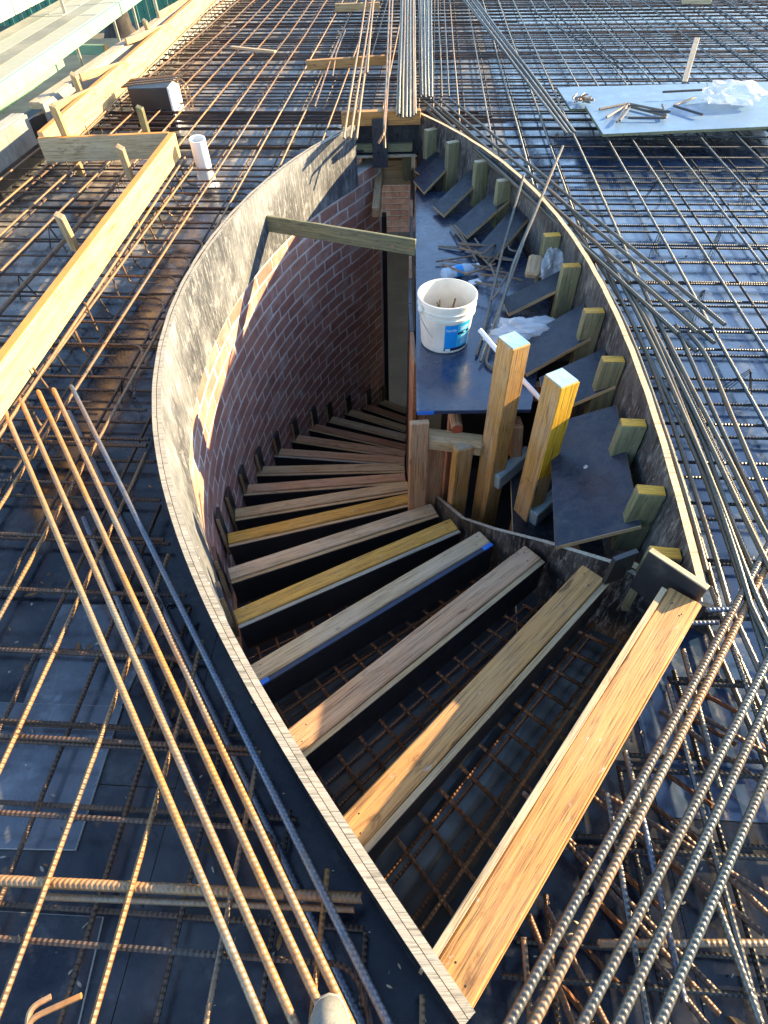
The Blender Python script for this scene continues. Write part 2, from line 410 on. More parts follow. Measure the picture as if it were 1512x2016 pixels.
def m_brick():
    m, nt, b = new_mat('clay_brick')
    oi = N(nt, 'ShaderNodeObjectInfo'); g = N(nt, 'ShaderNodeNewGeometry')
    v = coords(nt, 'World'); f = noise(nt, v, 30, 6, 0.65); f2 = noise(nt, v, 4.0, 6, 0.6, 0.6); f3 = noise(nt, v, 7, 3, .5)
    c = ramp(nt, f3, [(0.3, (0.40, 0.19, 0.145)), (0.5, (0.50, 0.265, 0.205)), (0.72, (0.56, 0.32, 0.255))])
    c = mixc(nt, oi.outputs['Random'], c, mixc(nt, 1.0, c, (0.70, 0.62, 0.63), 'MULTIPLY'))
    c = mixc(nt, ramp(nt, f, [(0.35, 0.35), (0.6, 0.0)]), c, (0.16, 0.075, 0.06))
    c = mixc(nt, ramp(nt, f2, [(0.54, 0.0), (0.70, 0.55)]), c, (0.5, 0.47, 0.46))
    nt.links.new(c, b.inputs['Base Color']); b.inputs['Roughness'].default_value = 0.85
    bump(nt, b, f, 0.5, 0.004); return m
MAT['brick'] = m_brick()
def m_plastic(name, col, alpha=0.6, rough=0.25, trans=0.0):
    m, nt, b = new_mat(name)
    b.inputs['Base Color'].default_value = (*col, 1); b.inputs['Roughness'].default_value = rough
    b.inputs['Transmission Weight'].default_value = trans; b.inputs['Alpha'].default_value = alpha; b.inputs['IOR'].default_value = 1.3
    v = coords(nt); f = noise(nt, v, 14, 5, .6, .5); bump(nt, b, f, 0.35, 0.01)
    return m
MAT['bag'] = m_plastic('clear_plastic_bag', (0.75, 0.80, 0.84), 0.48, 0.22)
MAT['bottle'] = m_plastic('water_bottle_plastic', (0.62, 0.78, 0.90), 0.62, 0.15)
def m_ground():
    m, nt, b = new_mat('ground')
    v = coords(nt, 'World'); f = noise(nt, v, 0.09, 6, .6); f2 = noise(nt, v, 1.2, 6, .7)
    c = ramp(nt, f, [(0.40, (0.15, 0.14, 0.12)), (0.5, (0.20, 0.18, 0.14)), (0.56, (0.10, 0.14, 0.04))])
    c = mixc(nt, ramp(nt, f2, [(.3, .5), (.7, 0.0)]), c, (0.05, 0.055, 0.03))
    nt.links.new(c, b.inputs['Base Color']); b.inputs['Roughness'].default_value = .95
    return m
MAT['ground'] = m_ground()
MAT['shadedeck'] = m_plain('shade_toned_decking', (0.045, 0.065, 0.05), 0.8, var=0.25, scale=2)  # green darkened to paint in shade under the walkway
MAT['leafdry'] = m_plain('dry_leaf', (0.30, 0.15, 0.05), 0.8, var=0.4, scale=30)
MAT['film_grey'] = m_film('film_faced_plywood_greyed', (0.018, 0.022, 0.03), 0.75, (0.24, 0.27, 0.30), (0.10, 0.45), coat=0.5)
MAT['bar_bd'] = m_rebar('dark_bent_bar', (0.07, 0.07, 0.07), (0.12, 0.08, 0.05), 0.2, ribs=False, metal=0.35)
MAT['sealed'] = m_plain('orange_sealed_edge', (0.66, 0.27, 0.05), 0.6, var=0.12, scale=6)
MAT['film_dust_sunlit'] = m_film('film_faced_plywood_dust_sunlit', (0.016, 0.018, 0.024), 0.95, (0.50, 0.45, 0.36), (0.2, 0.6), blotchcol=(0.2, 0.12, 0.06), coat=0.3)  # beige dust laid on thick to paint in dappled sunlight

# ================================================================== THE SETTING
me = mesh('ground', [(-300, -300, 0), (300, -300, 0), (300, 300, 0), (-300, 300, 0)], [[0, 1, 2, 3]])
tag(link('ground', me, MAT['ground'], None, Matrix.Translation((0, 0, -3.25))), kind='structure')
FLZ = -2.72
me = box_me(11.5, 16, 0.2)
tag(link('lower_floor', me, MAT['concrete'], None, Matrix.Translation((2.6, 6.0, FLZ-0.1))), kind='structure')

# outline of the stair opening in the deck
LP = [(Lx(Y), Y) for Y in [0.0+i*4.78/44 for i in range(45)]]
RP = [(Rx(Y), Y) for Y in [5.04-i*(5.04-0.87)/34 for i in range(35)]]
OPEN = LP + [(-0.17, 4.98)] + RP
def grow(poly, d):
    out = []; n = len(poly)
    cx = sum(p[0] for p in poly)/n; cy = sum(p[1] for p in poly)/n
    for i in range(n):
        a, b = poly[i-1], poly[(i+1) % n]
        t = Vector((b[0]-a[0], b[1]-a[1])).normalized(); nrm = Vector((t.y, -t.x))
        if (poly[i][0]-cx)*nrm.x+(poly[i][1]-cy)*nrm.y < 0: nrm = -nrm
        out.append((poly[i][0]+nrm.x*d, poly[i][1]+nrm.y*d))
    return out
HOLE = OPEN
BARHOLE = grow(OPEN, 0.045)

deck = bpy.data.objects.new('formwork_deck', None); COL.objects.link(deck); tag(deck, kind='structure')
SW, SL_ = 1.2, 2.4
for i in range(-3, 8):
    off = 0.55 if i % 2 else -0.4
    for j in range(-1, 7):
        p0, q0 = -2.98+(i+3)*SW, -1.6+off+(j)*SL_
        if i == -3 and False: continue
        g = 0.0015
        rect = [pq(p0+g, q0+g), pq(p0+SW-g, q0+g), pq(p0+SW-g, q0+SL_-g), pq(p0+g, q0+SL_-g)]
        rect = [(v.x, v.y) for v in rect]; org = pq(p0+SW/2, q0+SL_/2)
        near = any(inpoly(h[0], h[1], rect) for h in HOLE) or any(inpoly(r[0], r[1], HOLE) for r in rect)
        me = sheet_me(rect, HOLE if near else None, 0.017, org)
        if me is None: continue
        link('plywood_sheet', me, MAT['film_r'] if p0 >= 0.5 and q0 > 0.2 else (MAT['film_dust_sunlit'] if q0 > 1.2 else MAT['film']), deck, Matrix.Translation((org.x, org.y, random.uniform(-0.002, 0.0015))))
# joists that carry the deck
for k in range(12):
    p = -2.9+k*0.9
    if -1.3 < p < 1.6: continue
    beam('deck_joist', pq(p, -1.5, -0.07), pq(p, 13, -0.07), 0.06, 0.095, MAT['tan'], deck)

# ================================================================== STAIR WELL
def wall_me(curve, th, ztop, zbot_f, side):
    """curved sheet: list of (x, y) of the outer line, thickness th towards side"""
    vs_ = []; n = len(curve)
    for i in range(n):
        a, b = curve[max(0, i-1)], curve[min(n-1, i+1)]
        t = Vector((b[0]-a[0], b[1]-a[1])).normalized(); nr = Vector((t.y, -t.x))*side
        x, y = curve[i]; zb = zbot_f(x, y)
        zj = ztop+.0012*math.sin(i*1.7)+random.uniform(-.0012, .0008)
        for (ox, oy) in ((x, y), (x+nr.x*th, y+nr.y*th)):
            vs_.append((ox, oy, zb)); vs_.append((ox, oy, zj))
    fs = []
    for i in range(n-1):
        a = 4*i; b = a+4
        fs += [[a, a+1, b+1, b], [a+2, b+2, b+3, a+3], [a+1, a+3, b+3, b+1], [a, b, b+2, a+2]]
    fs += [[0, 2, 3, 1], [4*n-4, 4*n-3, 4*n-1, 4*n-2]]
    me = mesh('curved_wall', vs_, fs)
    bm = bmesh.new(); bm.from_mesh(me); bmesh.ops.recalc_face_normals(bm, faces=bm.faces); bm.to_mesh(me); bm.free()
    return me
def top_mat(me, mats):
    for m in mats: me.materials.append(m)
    for p in me.polygons: p.material_index = 1 if p.normal.z > 0.7 else 0
    return me
ZT = 0.215
def lbot(x, y): return -0.19 if y > 1.75 else max(-0.62, -0.19-(1.75-y)*1.1)
# inner ply skin in two sheets with a butt joint, outer ply skin
lw = thing('curved_edge_form', (Lx(2.4), 2.4, 0), 'long curved plywood edge form with pale scuffed inner face, left side of stairwell', 'formwork')
def inner_pts(curve, d):
    out = []; n = len(curve)
    for i in range(n):
        a, b = curve[max(0, i-1)], curve[min(n-1, i+1)]
        t = Vector((b[0]-a[0], b[1]-a[1])).normalized(); nr = Vector((t.y, -t.x))
        out.append((curve[i][0]+nr.x*d, curve[i][1]+nr.y*d))
    return out
LF = [(Lx(Y), Y) for Y in [-0.02+i*4.84/70 for i in range(71)]]
LI = inner_pts(LF, 0.017)
cut = 40
for seg in (LI[:cut], [Vector(LI[cut-1]).lerp(Vector(LI[cut]), 0.02).to_tuple()] + LI[cut:]):
    me = top_mat(smooth(wall_me(seg, 0.016, ZT-0.002, lbot, 1), 50), [MAT['wall_in'], MAT['plyedge_grey']])
    link('inner_plywood_skin', me, None, lw)
me = top_mat(smooth(wall_me(LF, 0.0155, ZT, lambda x, y: -0.12, 1), 50), [MAT['film'], MAT['plyedge_grey']])
link('outer_plywood_skin', me, None, lw)
# nails in the inner skin
LN = inner_pts(LF, 0.035)
nail_me = lathe_me([(0.0, 0.0022), (0.003, 0.002), (0.0042, 0.0)], 8)
for k in range(26):
    i = 10+int(k*2.2); z = (0.09, -0.03, 0.15)[k % 3]
    p = Vector((LN[i][0], LN[i][1], z)); a = Vector((LN[i+1][0]-LN[i-1][0], LN[i+1][1]-LN[i-1][1], 0)).normalized()
    nr = Vector((a.y, -a.x, 0)); p -= nr*0.0015
    M = nr.to_track_quat('Z', 'Y').to_matrix().to_4x4(); M.translation = p
    link('nail', nail_me, MAT['gal'], lw, M)

rw = thing('curved_edge_form', (Rx(2.4), 2.4, 0), 'curved plywood edge form with yellow top edge behind the row of posts, right side', 'formwork')
RF = [(Rx(Y), Y) for Y in [0.86+i*(5.06-0.86)/60 for i in range(61)]]
me = top_mat(smooth(wall_me(RF, 0.022, ZT, lambda x, y: -0.95, -1), 50), [MAT['wall_out'], MAT['plyedge']])  # skin extended below the form to black out the core
link('plywood_skin', me, None, rw)

# ---- brick wall, curved, one brick at a time
BR = [(Lx(Y) if Y < 4.72 else Lx(4.72)+(Y-4.72)*0.60, Y) for Y in [0.0+i*5.14/120 for i in range(121)]]
BR = inner_pts(BR, 0.0)
cum = [0.0]
for i in range(1, len(BR)): cum.append(cum[-1]+math.dist(BR[i], BR[i-1]))
def br_at(s):
    s = max(0, min(s, cum[-1]-1e-6)); lo = 0
    while cum[lo+1] < s: lo += 1
    t = (s-cum[lo])/(cum[lo+1]-cum[lo]); a, b = Vector(BR[lo]), Vector(BR[lo+1]); tg = (b-a).normalized()
    return a.lerp(b, t), tg
bw = thing('brick_wall', (BR[60][0], BR[60][1], FLZ), 'curved red brick wall with pale mortar joints below the edge form', 'wall')
me = smooth(wall_me(inner_pts(BR, 0.0215-0.11), 0.11-0.0035, -0.118, lambda x, y: FLZ, 1), 50)
link('mortar', me, MAT['mortar'], bw)
BL, BH, PL, PH = 0.2275, 0.0755, 0.24, 0.0885
SO_Y = [0.03, .33, .62, .92, 1.25, 1.58, 1.92, 2.23, 2.58, 2.91, 3.27, 3.62, 3.95, 4.26, 4.58, 4.86, 5.12]
def stair_z(Y):
    for i in range(16):
        if SO_Y[i] <= Y <= SO_Y[i+1]: return 0.12-0.16*(i+(Y-SO_Y[i])/(SO_Y[i+1]-SO_Y[i]))
    return -2.44 if Y > 5 else 0.12
def brick_mesh(L):
    bm = bmesh.new(); bmesh.ops.create_cube(bm, size=1); bmesh.ops.scale(bm, vec=(L, 0.03, BH), verts=bm.verts)
    bmesh.ops.bevel(bm, geom=[e for e in bm.edges if all(v.co.y > 0 for v in e.verts)], offset=0.003, segments=1, affect='EDGES')
    m_ = bpy.data.meshes.new('brick'); bm.to_mesh(m_); bm.free(); m_.materials.append(MAT['brick']); return m_
bricks = [brick_mesh(BL), brick_mesh(BL/2-0.006)]
cand = []
row = 0; z = -0.118-PH/2
while z > FLZ:
    s = -0.06 if row % 2 else 0.06
    while s < cum[-1]-0.02:
        L = BL; end = s+BL
        if end > cum[-1]: L = BL/2-0.006
        mid = s+L/2
        if mid < cum[-1]-0.03 and mid > 0.05:
            P, tg = br_at(mid); cand.append((P, tg, z, L))
        s += PL
    z -= PH; row += 1
vis = [c for c in cand if c[2] > stair_z(c[0].y)-0.12 and c[0].y > 0.9]
vis.sort(key=lambda c: (Vector((c[0].x, c[0].y, c[2]))-Vector((0, 0, CZ))).length)
shown = set(id(c) for c in vis[:300]); restb = bmesh.new()
for c in cand:
    P, tg, z, L = c
    nr = Vector((tg.y, -tg.x)); loc = Vector((P.x+nr.x*(0.0065+random.uniform(-.002, .002)), P.y+nr.y*0.0065, z+random.uniform(-.002, .002)))
    M = Matrix(((-tg.x, nr.x, 0, loc.x), (-tg.y, nr.y, 0, loc.y), (0, 0, 1, loc.z), (0, 0, 0, 1)))
    M = M @ Matrix.Rotation(random.uniform(-.008, .008), 4, 'Y')
    if id(c) in shown: link('brick', bricks[0 if L == BL else 1], None, bw, M)
    else:
        k = len(restb.verts); bmesh.ops.create_cube(restb, size=1, matrix=M @ Matrix.Diagonal((L, 0.03, BH, 1)))
me = bpy.data.meshes.new('bricks'); restb.to_mesh(me); restb.free()
tag(link('brickwork', me, MAT['brick'], bw), kind='stuff')
# dark post that closes the wall end
beam_end = link('steel_post', box_me(0.055, 0.09, abs(FLZ)-0.55, 0.003), MAT['riser'], None, Matrix.Translation((0.06, 5.17, (FLZ-0.55)/2)))
tag(beam_end, 'thin black post at the far end of the curved brick wall', 'post')

# ---- risers
OUT_PX = [(880,1960),(680,1650),(570,1465),(492,1330),(462,1215),(450,1130),(448,1060),(462,1010),(480,962),(500,925),(528,887),(557,857),(590,833),(622,816),(655,799),(692,788),(728,780)]
IN_PX = [(1345,1180),(1170,1125),(1050,1085),(955,1055),(895,1030),(855,1000),(828,975),(805,955),(798,938),(797,918),(797,906),(798,893),(800,880),(801,860),(801,843),(802,826),(802,808)]
RZ = [0.195, -0.0] + [0.12-0.16*i for i in range(2, 17)]
O = [at(*p, z) for p, z in zip(OUT_PX, RZ)]; I = [at(*p, z) for p, z in zip(IN_PX, RZ)]
rmat = ['lvl','lvl','pink','grey','yellow','grey','yellow','tan','pink','tan','pink','pink','red','grey','tan','red','tan']
rlab = ['widest laminated orange timber riser at the near mouth of the stairwell, deep lamination lines',
 'second stair riser from the camera, orange timber half in shadow',
 'third stair riser from the camera, pink weathered timber with sunlit left tip',
 'fourth stair riser from the camera, grey timber with a dark blue painted strip',
 'fifth stair riser from the camera, yellow timber with a white strip below',
 'sixth stair riser from the camera, whitish weathered timber between two yellow ones',
 'seventh stair riser from the camera, yellow timber, the farther yellow one',
 'eighth stair riser from the camera, tan timber just beyond the yellow one',
 'ninth stair riser from the camera, pinkish white timber',
 'tenth stair riser from the camera, tan and running level across the picture',
 'eleventh stair riser from the camera, pinkish timber with blue grey strip',
 'twelfth stair riser from the camera, pinkish tan timber in the shade',
 'thirteenth stair riser from the camera, red brown timber in the shade',
 'fourteenth stair riser from the camera, pale grey timber deep in the well',
 'third riser from the bottom of the curved stair, dull tan',
 'second riser from the bottom of the curved stair, dark red brown',
 'lowest and farthest riser of the curved stair beside the door opening']
strip = {3: 'navy', 4: 'plyedge_grey', 10: 'plyedge_grey'}
for i in range(17):
    p0, p1 = O[i].copy(), I[i].copy(); d = (p1-p0).normalized()
    nr = Vector((d.y, -d.x, 0))        # towards the camera side
    t = thing('stair_riser', (p0+p1)/2-Vector((0, 0, 0.17)), rlab[i], 'stair riser', 'timber risers of the curved stair')
    w, h = (0.088, 0.05) if i == 0 else ((0.082, 0.045) if i < 3 else (0.072, 0.042))
    a, b = p0+Vector((0, 0, -h/2)), p1+Vector((0, 0, -h/2))
    if i == 0: a = a - d*0.0; b = b + d*0.02
    beam('batten', a, b, w, h, MAT[rmat[i]], t, 0.004, rough=0.0025, seg=8)
    if i == 0:
        for k in range(3):   # lamination lines on its near side as thin proud veneers
            zz = -0.012-0.014*k
            beam('lamination', p0+nr*(w/2+0.0012)+Vector((0, 0, zz)), b+nr*(w/2+0.0012)+Vector((0, 0, zz+h/2)), 0.004, 0.009, MAT['lvl'], t, 0.001)
        beam('plywood', p0-nr*(w/2+0.009)-Vector((0, 0, 0.07)), p1-nr*(w/2+0.009)-Vector((0, 0, 0.07)), 0.016, 0.15, MAT['grey'], t, 0.001)
    else:
        off = nr*(w/2+0.0095)
        beam('plywood', p0+off-Vector((0, 0, 0.012+0.088)), p1+off-Vector((0, 0, 0.012+0.088)), 0.017, 0.172, MAT['riser'], t, 0.001)
        beam('plywood_edge', p0+off-Vector((0, 0, 0.0095)), p1+off-Vector((0, 0, 0.0095)), 0.017, 0.0045, MAT[strip.get(i, 'tan')], t, 0.0008)
        if i == 3:
            for (e, s_) in ((p0, 1), (p1, -1)):
                beam('blue_tip', e+off-Vector((0, 0, 0.0075))+d*s_*0.001, e+off-Vector((0, 0, 0.0075))+d*s_*0.05, 0.0185, 0.010, MAT['blue'], t, 0.001)
# nail heads near the ends of the battens
nh = lathe_me([(0, .0012), (.002, .001), (.0026, 0)], 7)
for i in range(0, 9):
    t = [o for o in bpy.data.objects if o.name.startswith('stair_riser') and o.get('label') == rlab[i]][0]
    for f, sd_ in ((.03, .018), (.045+.01*(i % 3), -.016), (.955-.01*(i % 2), .015), (.972, -.018)):
        c = O[i].lerp(I[i], f); d = (I[i]-O[i]).normalized(); c = c+Vector((d.y, -d.x, 0))*sd_+Vector((0, 0, .0008))
        link('nail_head', nh, MAT['wire'], t, Matrix.Translation(c))
# black cleats on the brick wall
for i in range(4, 17):
    p = O[i]; P, tg = None, None
    best = min(range(1, 120), key=lambda k: (BR[k][0]-p.x)**2+(BR[k][1]-p.y)**2)
    tg = (Vector(BR[best+1])-Vector(BR[best-1])).normalized(); nr = Vector((tg.y, -tg.x, 0))
    base = Vector((BR[best][0], BR[best][1], 0))+nr*0.042+Vector((tg.x, tg.y, 0))*0.015
    zc = p.z
    M = Matrix(((tg.x, nr.x, 0, base.x), (tg.y, nr.y, 0, base.y), (0, 0, 1, zc+0.02), (0, 0, 0, 1)))
    c_ = link('cleat', box_me(0.085, 0.018, 0.30, 0.001), MAT['riser'], None, M)
    e_ = link('cut_edge', box_me(0.0025, 0.017, 0.298), MAT['tan' if i % 3 else 'plyedge'], c_, M @ Matrix.Translation((-0.0437, 0, 0)))
    ords = ['first', 'second', 'third', 'fourth', 'fifth', 'sixth', 'seventh', 'eighth', 'ninth', 'tenth', 'eleventh', 'twelfth', 'thirteenth']
    tag(c_, 'black plywood cleat on the brick wall, %s up the row from the near end' % ords[i-4] if i < 16 else 'black plywood cleat at the far end of the row on the brick wall', 'cleat', 'black cleats holding the stair risers to the brick wall')

# ---- soffit form below the risers, panel by panel, and its bars
sf = thing('stair_soffit_form', (0, 2, FLZ), 'black sloping plywood under the stair risers', 'formwork')
def sof(i, f, dz=-0.36):
    i = max(0, min(i, 16)); i0 = int(min(i, 15)); u = i-i0
    a = O[i0].lerp(O[i0+1], u); b = I[i0].lerp(I[i0+1], u)
    p = a.lerp(b, f); p.z += dz; return p
for i in range(16):
    vs_ = []
    for u in range(5):
        for f in (-0.03, 1.03): vs_.append(sof(i+0.004+u*0.992/4, f, -0.36))
    fs = [[2*k, 2*k+1, 2*k+3, 2*k+2] for k in range(4)]
    link('plywood_sheet', mesh('soffit', vs_, fs), MAT['riser'], sf)
# flat start of the soffit form under the first riser
me = mesh('soffit', [sof(0, -0.03), sof(0, 1.03), sof(0, 1.03)+Vector((0.45, -0.4, 0)), sof(0, -0.03)+Vector((0.45, -0.4, 0))], [[0, 1, 2, 3]])
sr = thing('stair_rebar_mat', (0, 1, -0.3), 'rusty reinforcement grid lying below the stair risers', 'rebar mat')
for k in range(12):
    f = 0.04+k*0.084
    pts = [sof(u*0.5, f, -0.30-0.004*(k % 2)) for u in range(0, 13)]
    ext = (pts[0]-pts[1]).normalized(); ext.z = 0.0
    pts = [pts[0]+ext*0.35+Vector((0, 0, 0.17))] + pts
    link('bar', smooth(tube_me(pts, 0.0065, 6)), MAT['bar_stair'], sr)
for k in range(22):
    u = 0.12+k*0.27
    straight_bar('bar', sof(u, 0.02, -0.312), sof(u, 0.98, -0.312), 0.006, MAT['bar_stair'], sr)
for k in range(14):
    u = 0.3+k*0.4
    straight_bar('bar', sof(u, 0.02, -0.235), sof(u, 0.98, -0.235), 0.0055, MAT['bar_stair'], sr)

# ---- inner curved form beside the inner ends of the risers
IC = [at(*p, 0.12-0.16*i) for i, p in enumerate(IN_PX)]; IC = [(p.x+0.03, p.y) for p in IC]
IC = [(IC[0][0]+0.06, IC[0][1]-0.05)] + IC
iw = thing('inner_curved_form', (0.3, 2, FLZ), 'low curved plywood form along the inner ends of the near risers', 'formwork')
def ztop_in(k): return [0.12, 0.09, -0.0, -0.16, -0.33, -0.50, -0.64, -0.80][k] if k < 8 else -0.9
vs_ = []; n = 9
for k in range(n):
    x, y = IC[k]
    a, b = IC[max(0, k-1)], IC[k+1]; tg = Vector((b[0]-a[0], b[1]-a[1])).normalized(); nr = Vector((tg.y, -tg.x))*1.0
    zt = ztop_in(k)+0.012
    for ox in (0, 0.017): vs_ += [(x+nr.x*ox, y+nr.y*ox, zt-0.75), (x+nr.x*ox, y+nr.y*ox, zt)]
fs = []
for k in range(n-1):
    a = 4*k; b = a+4
    fs += [[a, a+1, b+1, b], [a+2, b+2, b+3, a+3], [a+1, a+3, b+3, b+1]]
me = mesh('inner_form', vs_, fs); bm = bmesh.new(); bm.from_mesh(me); bmesh.ops.recalc_face_normals(bm, faces=bm.faces); bm.to_mesh(me); bm.free()
me.materials.append(MAT['wall_out']); me.materials.append(MAT['plyedge_grey'])
for p in me.polygons: p.material_index = 1 if abs(p.normal.z) > 0.5 else 0
link('plywood_skin', me, None, iw)
# newel wall under the platform: boards standing side by side
nw = thing('newel_wall_form', (0.24, 3.6, FLZ), 'tall board wall under the black platform, inner side of the stair', 'formwork')
NP = [(0.175, 2.42), (0.17, 2.7), (0.175, 2.98), (0.19, 3.26), (0.205, 3.54), (0.225, 3.82), (0.24, 4.1), (0.255, 4.38), (0.27, 4.66), (0.285, 4.94), (0.30, 5.22)]
for k in range(len(NP)-1):
    a, b = Vector((NP[k][0], NP[k][1], (FLZ-0.13)/2)), Vector((NP[k+1][0], NP[k+1][1]-0.004, (FLZ-0.13)/2))
    beam('board', a, b, 0.02, abs(FLZ)-0.13, MAT['red'] if k % 3 == 0 else MAT['riser'], nw, 0.001)
for k in range(6):
    z = FLZ+0.2+k*0.4
    a = Vector((0.20, 2.46, z)); 
    beam('waler', Vector((0.215, 2.44, z)), Vector((0.28, 3.9, z)), 0.045, 0.09, MAT['red'], nw)

# ---- back wall and things seen through the far opening
bk = thing('back_brick_wall', (0.5, 9.6, FLZ), 'orange brown brick wall glimpsed beyond the far door opening', 'wall')
link('mortar', box_me(3.2, 0.1, 2.4), MAT['mortar'], bk, Matrix.Translation((0.5, 9.72, FLZ+1.25)))
for r_ in range(-3, 16):
    for c_ in range(7):
        x = -0.35+c_*PL+(0.12 if r_ % 2 else 0)
        link('brick', bricks[0], None, bk, Matrix(((-1, 0, 0, x), (0, -1, 0, 9.663), (0, 0, 1, FLZ+0.35+r_*PH), (0, 0, 0, 1))))
# ---- far header
hd = thing('far_header_form', (0.05, 5.0, 0), 'timber header and plywood closing the far end of the stairwell', 'formwork')
beam('header_timber', (-0.235, 5.0, 0.205), (0.345, 5.0, 0.205), 0.06, 0.09, MAT['lvl'], hd, 0.004)
beam('plywood', (-0.21, 5.04, 0.05), (0.34, 5.04, 0.05), 0.018, 0.215, MAT['panel'], hd, 0.001)
beam('cleat', (-0.18, 5.01, 0.005), (0.29, 5.01, 0.005), 0.04, 0.055, MAT['green'], hd)
plate('shelf', [(-0.25, 4.95, -0.026), (0.31, 4.95, -0.026), (0.31, 5.06, -0.026), (-0.25, 5.06, -0.026)], 0.017, MAT['panel'], hd, MAT['plyedge_grey'])
beam('door_lintel', (-0.106, 5.235, -0.24), (0.42, 5.235, -0.24), 0.07, 0.18, MAT['tan'], hd)
beam('side_post', (0.298, 4.99, -0.045), (0.298, 4.99, -0.50), 0.02, 0.03, MAT['plyedge'], hd)
s_ = beam('plywood_strip', (0.043, 4.935, 0.215), (0.043, 4.915, -0.10), 0.115, 0.016, MAT['panel'], None, 0.001, up=(0, -1, 0))
tag(s_, 'dark blue upright plywood strip hanging over the far header', 'plywood strip')
s_ = beam('timber_offcut', (0.035, 5.18, -0.235), (-0.002, 4.68, -0.335), 0.06, 0.085, MAT['grey'], None, 0.006)
tag(s_, 'whitish timber offcut pointing at the camera under the far header', 'timber')
# brace across the well
s_ = beam('cross_brace', at(511, 437, 0.01), at(818, 487, -0.03), 0.022, 0.095, MAT['green'], None, 0.003)
s_['label'] = 'greenish timber brace spanning the stairwell from left form to platform'; s_['category'] = 'brace'
for f in (0.86, 0.965):
    c = at(511, 437, 0.01).lerp(at(818, 487, -0.03), f)
    link('knot', lathe_me([(0.0, 0.002), (0.008, 0.0015), (0.012, 0.0)], 10), MAT['red'], s_, Matrix.Translation(c+Vector((0.002, -0.0112, -0.01))) @ Matrix.Rotation(R_(90), 4, 'X'))

# ================================================================== PLATFORM, PANELS AND POSTS ON THE RIGHT
PZ = -0.10
plat = plate('platform_sheet', [(0.155, 2.02, PZ), (0.66, 2.01, PZ), (0.93, 2.9, PZ), (0.88, 3.6, PZ), (0.62, 4.42, PZ), (0.285, 4.46, PZ)], 0.018, MAT['platform'], None, MAT['navy'])
tag(plat, 'glossy black plywood platform carrying the white bucket', 'plywood sheet')
link('blue_corner', box_me(0.075, 0.004, 0.0165), MAT['blue'], plat, Matrix.Translation((0.196, 2.0165, PZ-0.0098)))
# lower dark shelf under the panels
tag(plate('lower_sheet', [(0.50, 1.08, -0.46), (0.80, 0.98, -0.46), (0.93, 1.4, -0.46), (0.98, 1.95, -0.46), (0.62, 2.0, -0.46)], 0.017, MAT['panel'], None, MAT['plyedge']), 'dark plywood sheet lying low behind the near corner block', 'plywood sheet')
PAN = [  # corner pixels: left far, right far, right near, left near
 ([(816,328),(862,275),(880,287),(833,349)], 'grey brown'), ([(817,367),(887,280),(909,300),(834,379)], 'second'),
 ([(854,405),(934,327),(956,343),(873,424)], ''), ([(886,447),(977,370),(1003,393),(918,467)], ''),
 ([(925,500),(1012,405),(1040,430),(962,520)], ''), ([(985,590),(1108,530),(1124,557),(1000,618)], ''),
 ([(985,705),(1148,597),(1175,657),(1035,737)], ''), ([(1040,775),(1188,686),(1211,759),(1075,818)], ''), ([(1083,838),(1213,797),(1262,1035),(1092,1077)], '')]
plab = ['small worn grey brown plywood step panel farthest along the right row', 'second farthest plywood step panel, bluish black, overlapping the grey brown one',
 'third plywood step panel from the far end of the right row', 'fourth plywood step panel from the far end of the right row', 'fifth plywood step panel from the far end, behind the leaning bars',
 'plywood step panel just below the crumpled plastic and wood piece', 'plywood step panel beside the larger clear bag, partly under it', 'plywood step panel directly above the largest panel, behind the yellow post', 'largest black plywood step panel near the camera with a white nail washer']
for k, (q, _l) in enumerate(PAN):
    if k == 8: zs = (-0.10, 0.05, 0.05, -0.10)
    else: zs = (-0.06, 0.06, 0.06, -0.06)
    p = [at(x, y, z) for (x, y), z in zip(q, zs)]
    p[0] = p[3]+(p[1]-p[2]) if k != 8 else p[0]
    if k == 8:
        n_ = (p[1]-p[3]).cross(p[2]-p[3]).normalized(); p[0] -= n_*((p[0]-p[3]).dot(n_))
    o_ = plate('step_panel', p, 0.017, MAT['panel'], None, MAT['tan'])
    tag(o_, plab[k], 'plywood panel', 'plywood step panels along the right form')
    if k == 8:
        c = (p[0]+p[1]+p[2]+p[3])/4+Vector((-.01, 0.02, 0.006))
        n_ = (p[1]-p[3]).cross(p[2]-p[3]).normalized(); n_ = n_ if n_.z > 0 else -n_
        c = c - n_*((c-p[3]).dot(n_)-0.0005)
        M = n_.to_track_quat('Z', 'Y').to_matrix().to_4x4(); M.translation = c
        link('nail_washer', lathe_me([(0.0, 0.002), (0.006, 0.003), (0.009, 0.002), (0.0095, 0)], 14), MAT['gal'], o_, M)
POST = [(845,233),(875,254),(905,279),(958,317),(1008,354),(1095,462),(1150,522),(1190,611),(1228,707),(1270,832),(1300,965),(1330,1088)]
pl = ['farthest of the green treated posts on the right form, beside the header', 'second green post from the far end of the right form', 'third green post from the far end of the right form', 'fourth green post from the far end of the right form', 'fifth green post from the far end of the right form, behind the leaning bars', 'green post behind the crumpled plastic on the right form', 'yellow topped post just nearer than the crumpled plastic', 'yellow topped post level with the clear bag', 'brown topped post level with the yellow standing post', 'yellow topped post beside the far corner of the largest panel', 'yellow topped post beside the near corner of the largest panel', 'nearest yellow topped post, behind the black corner block']
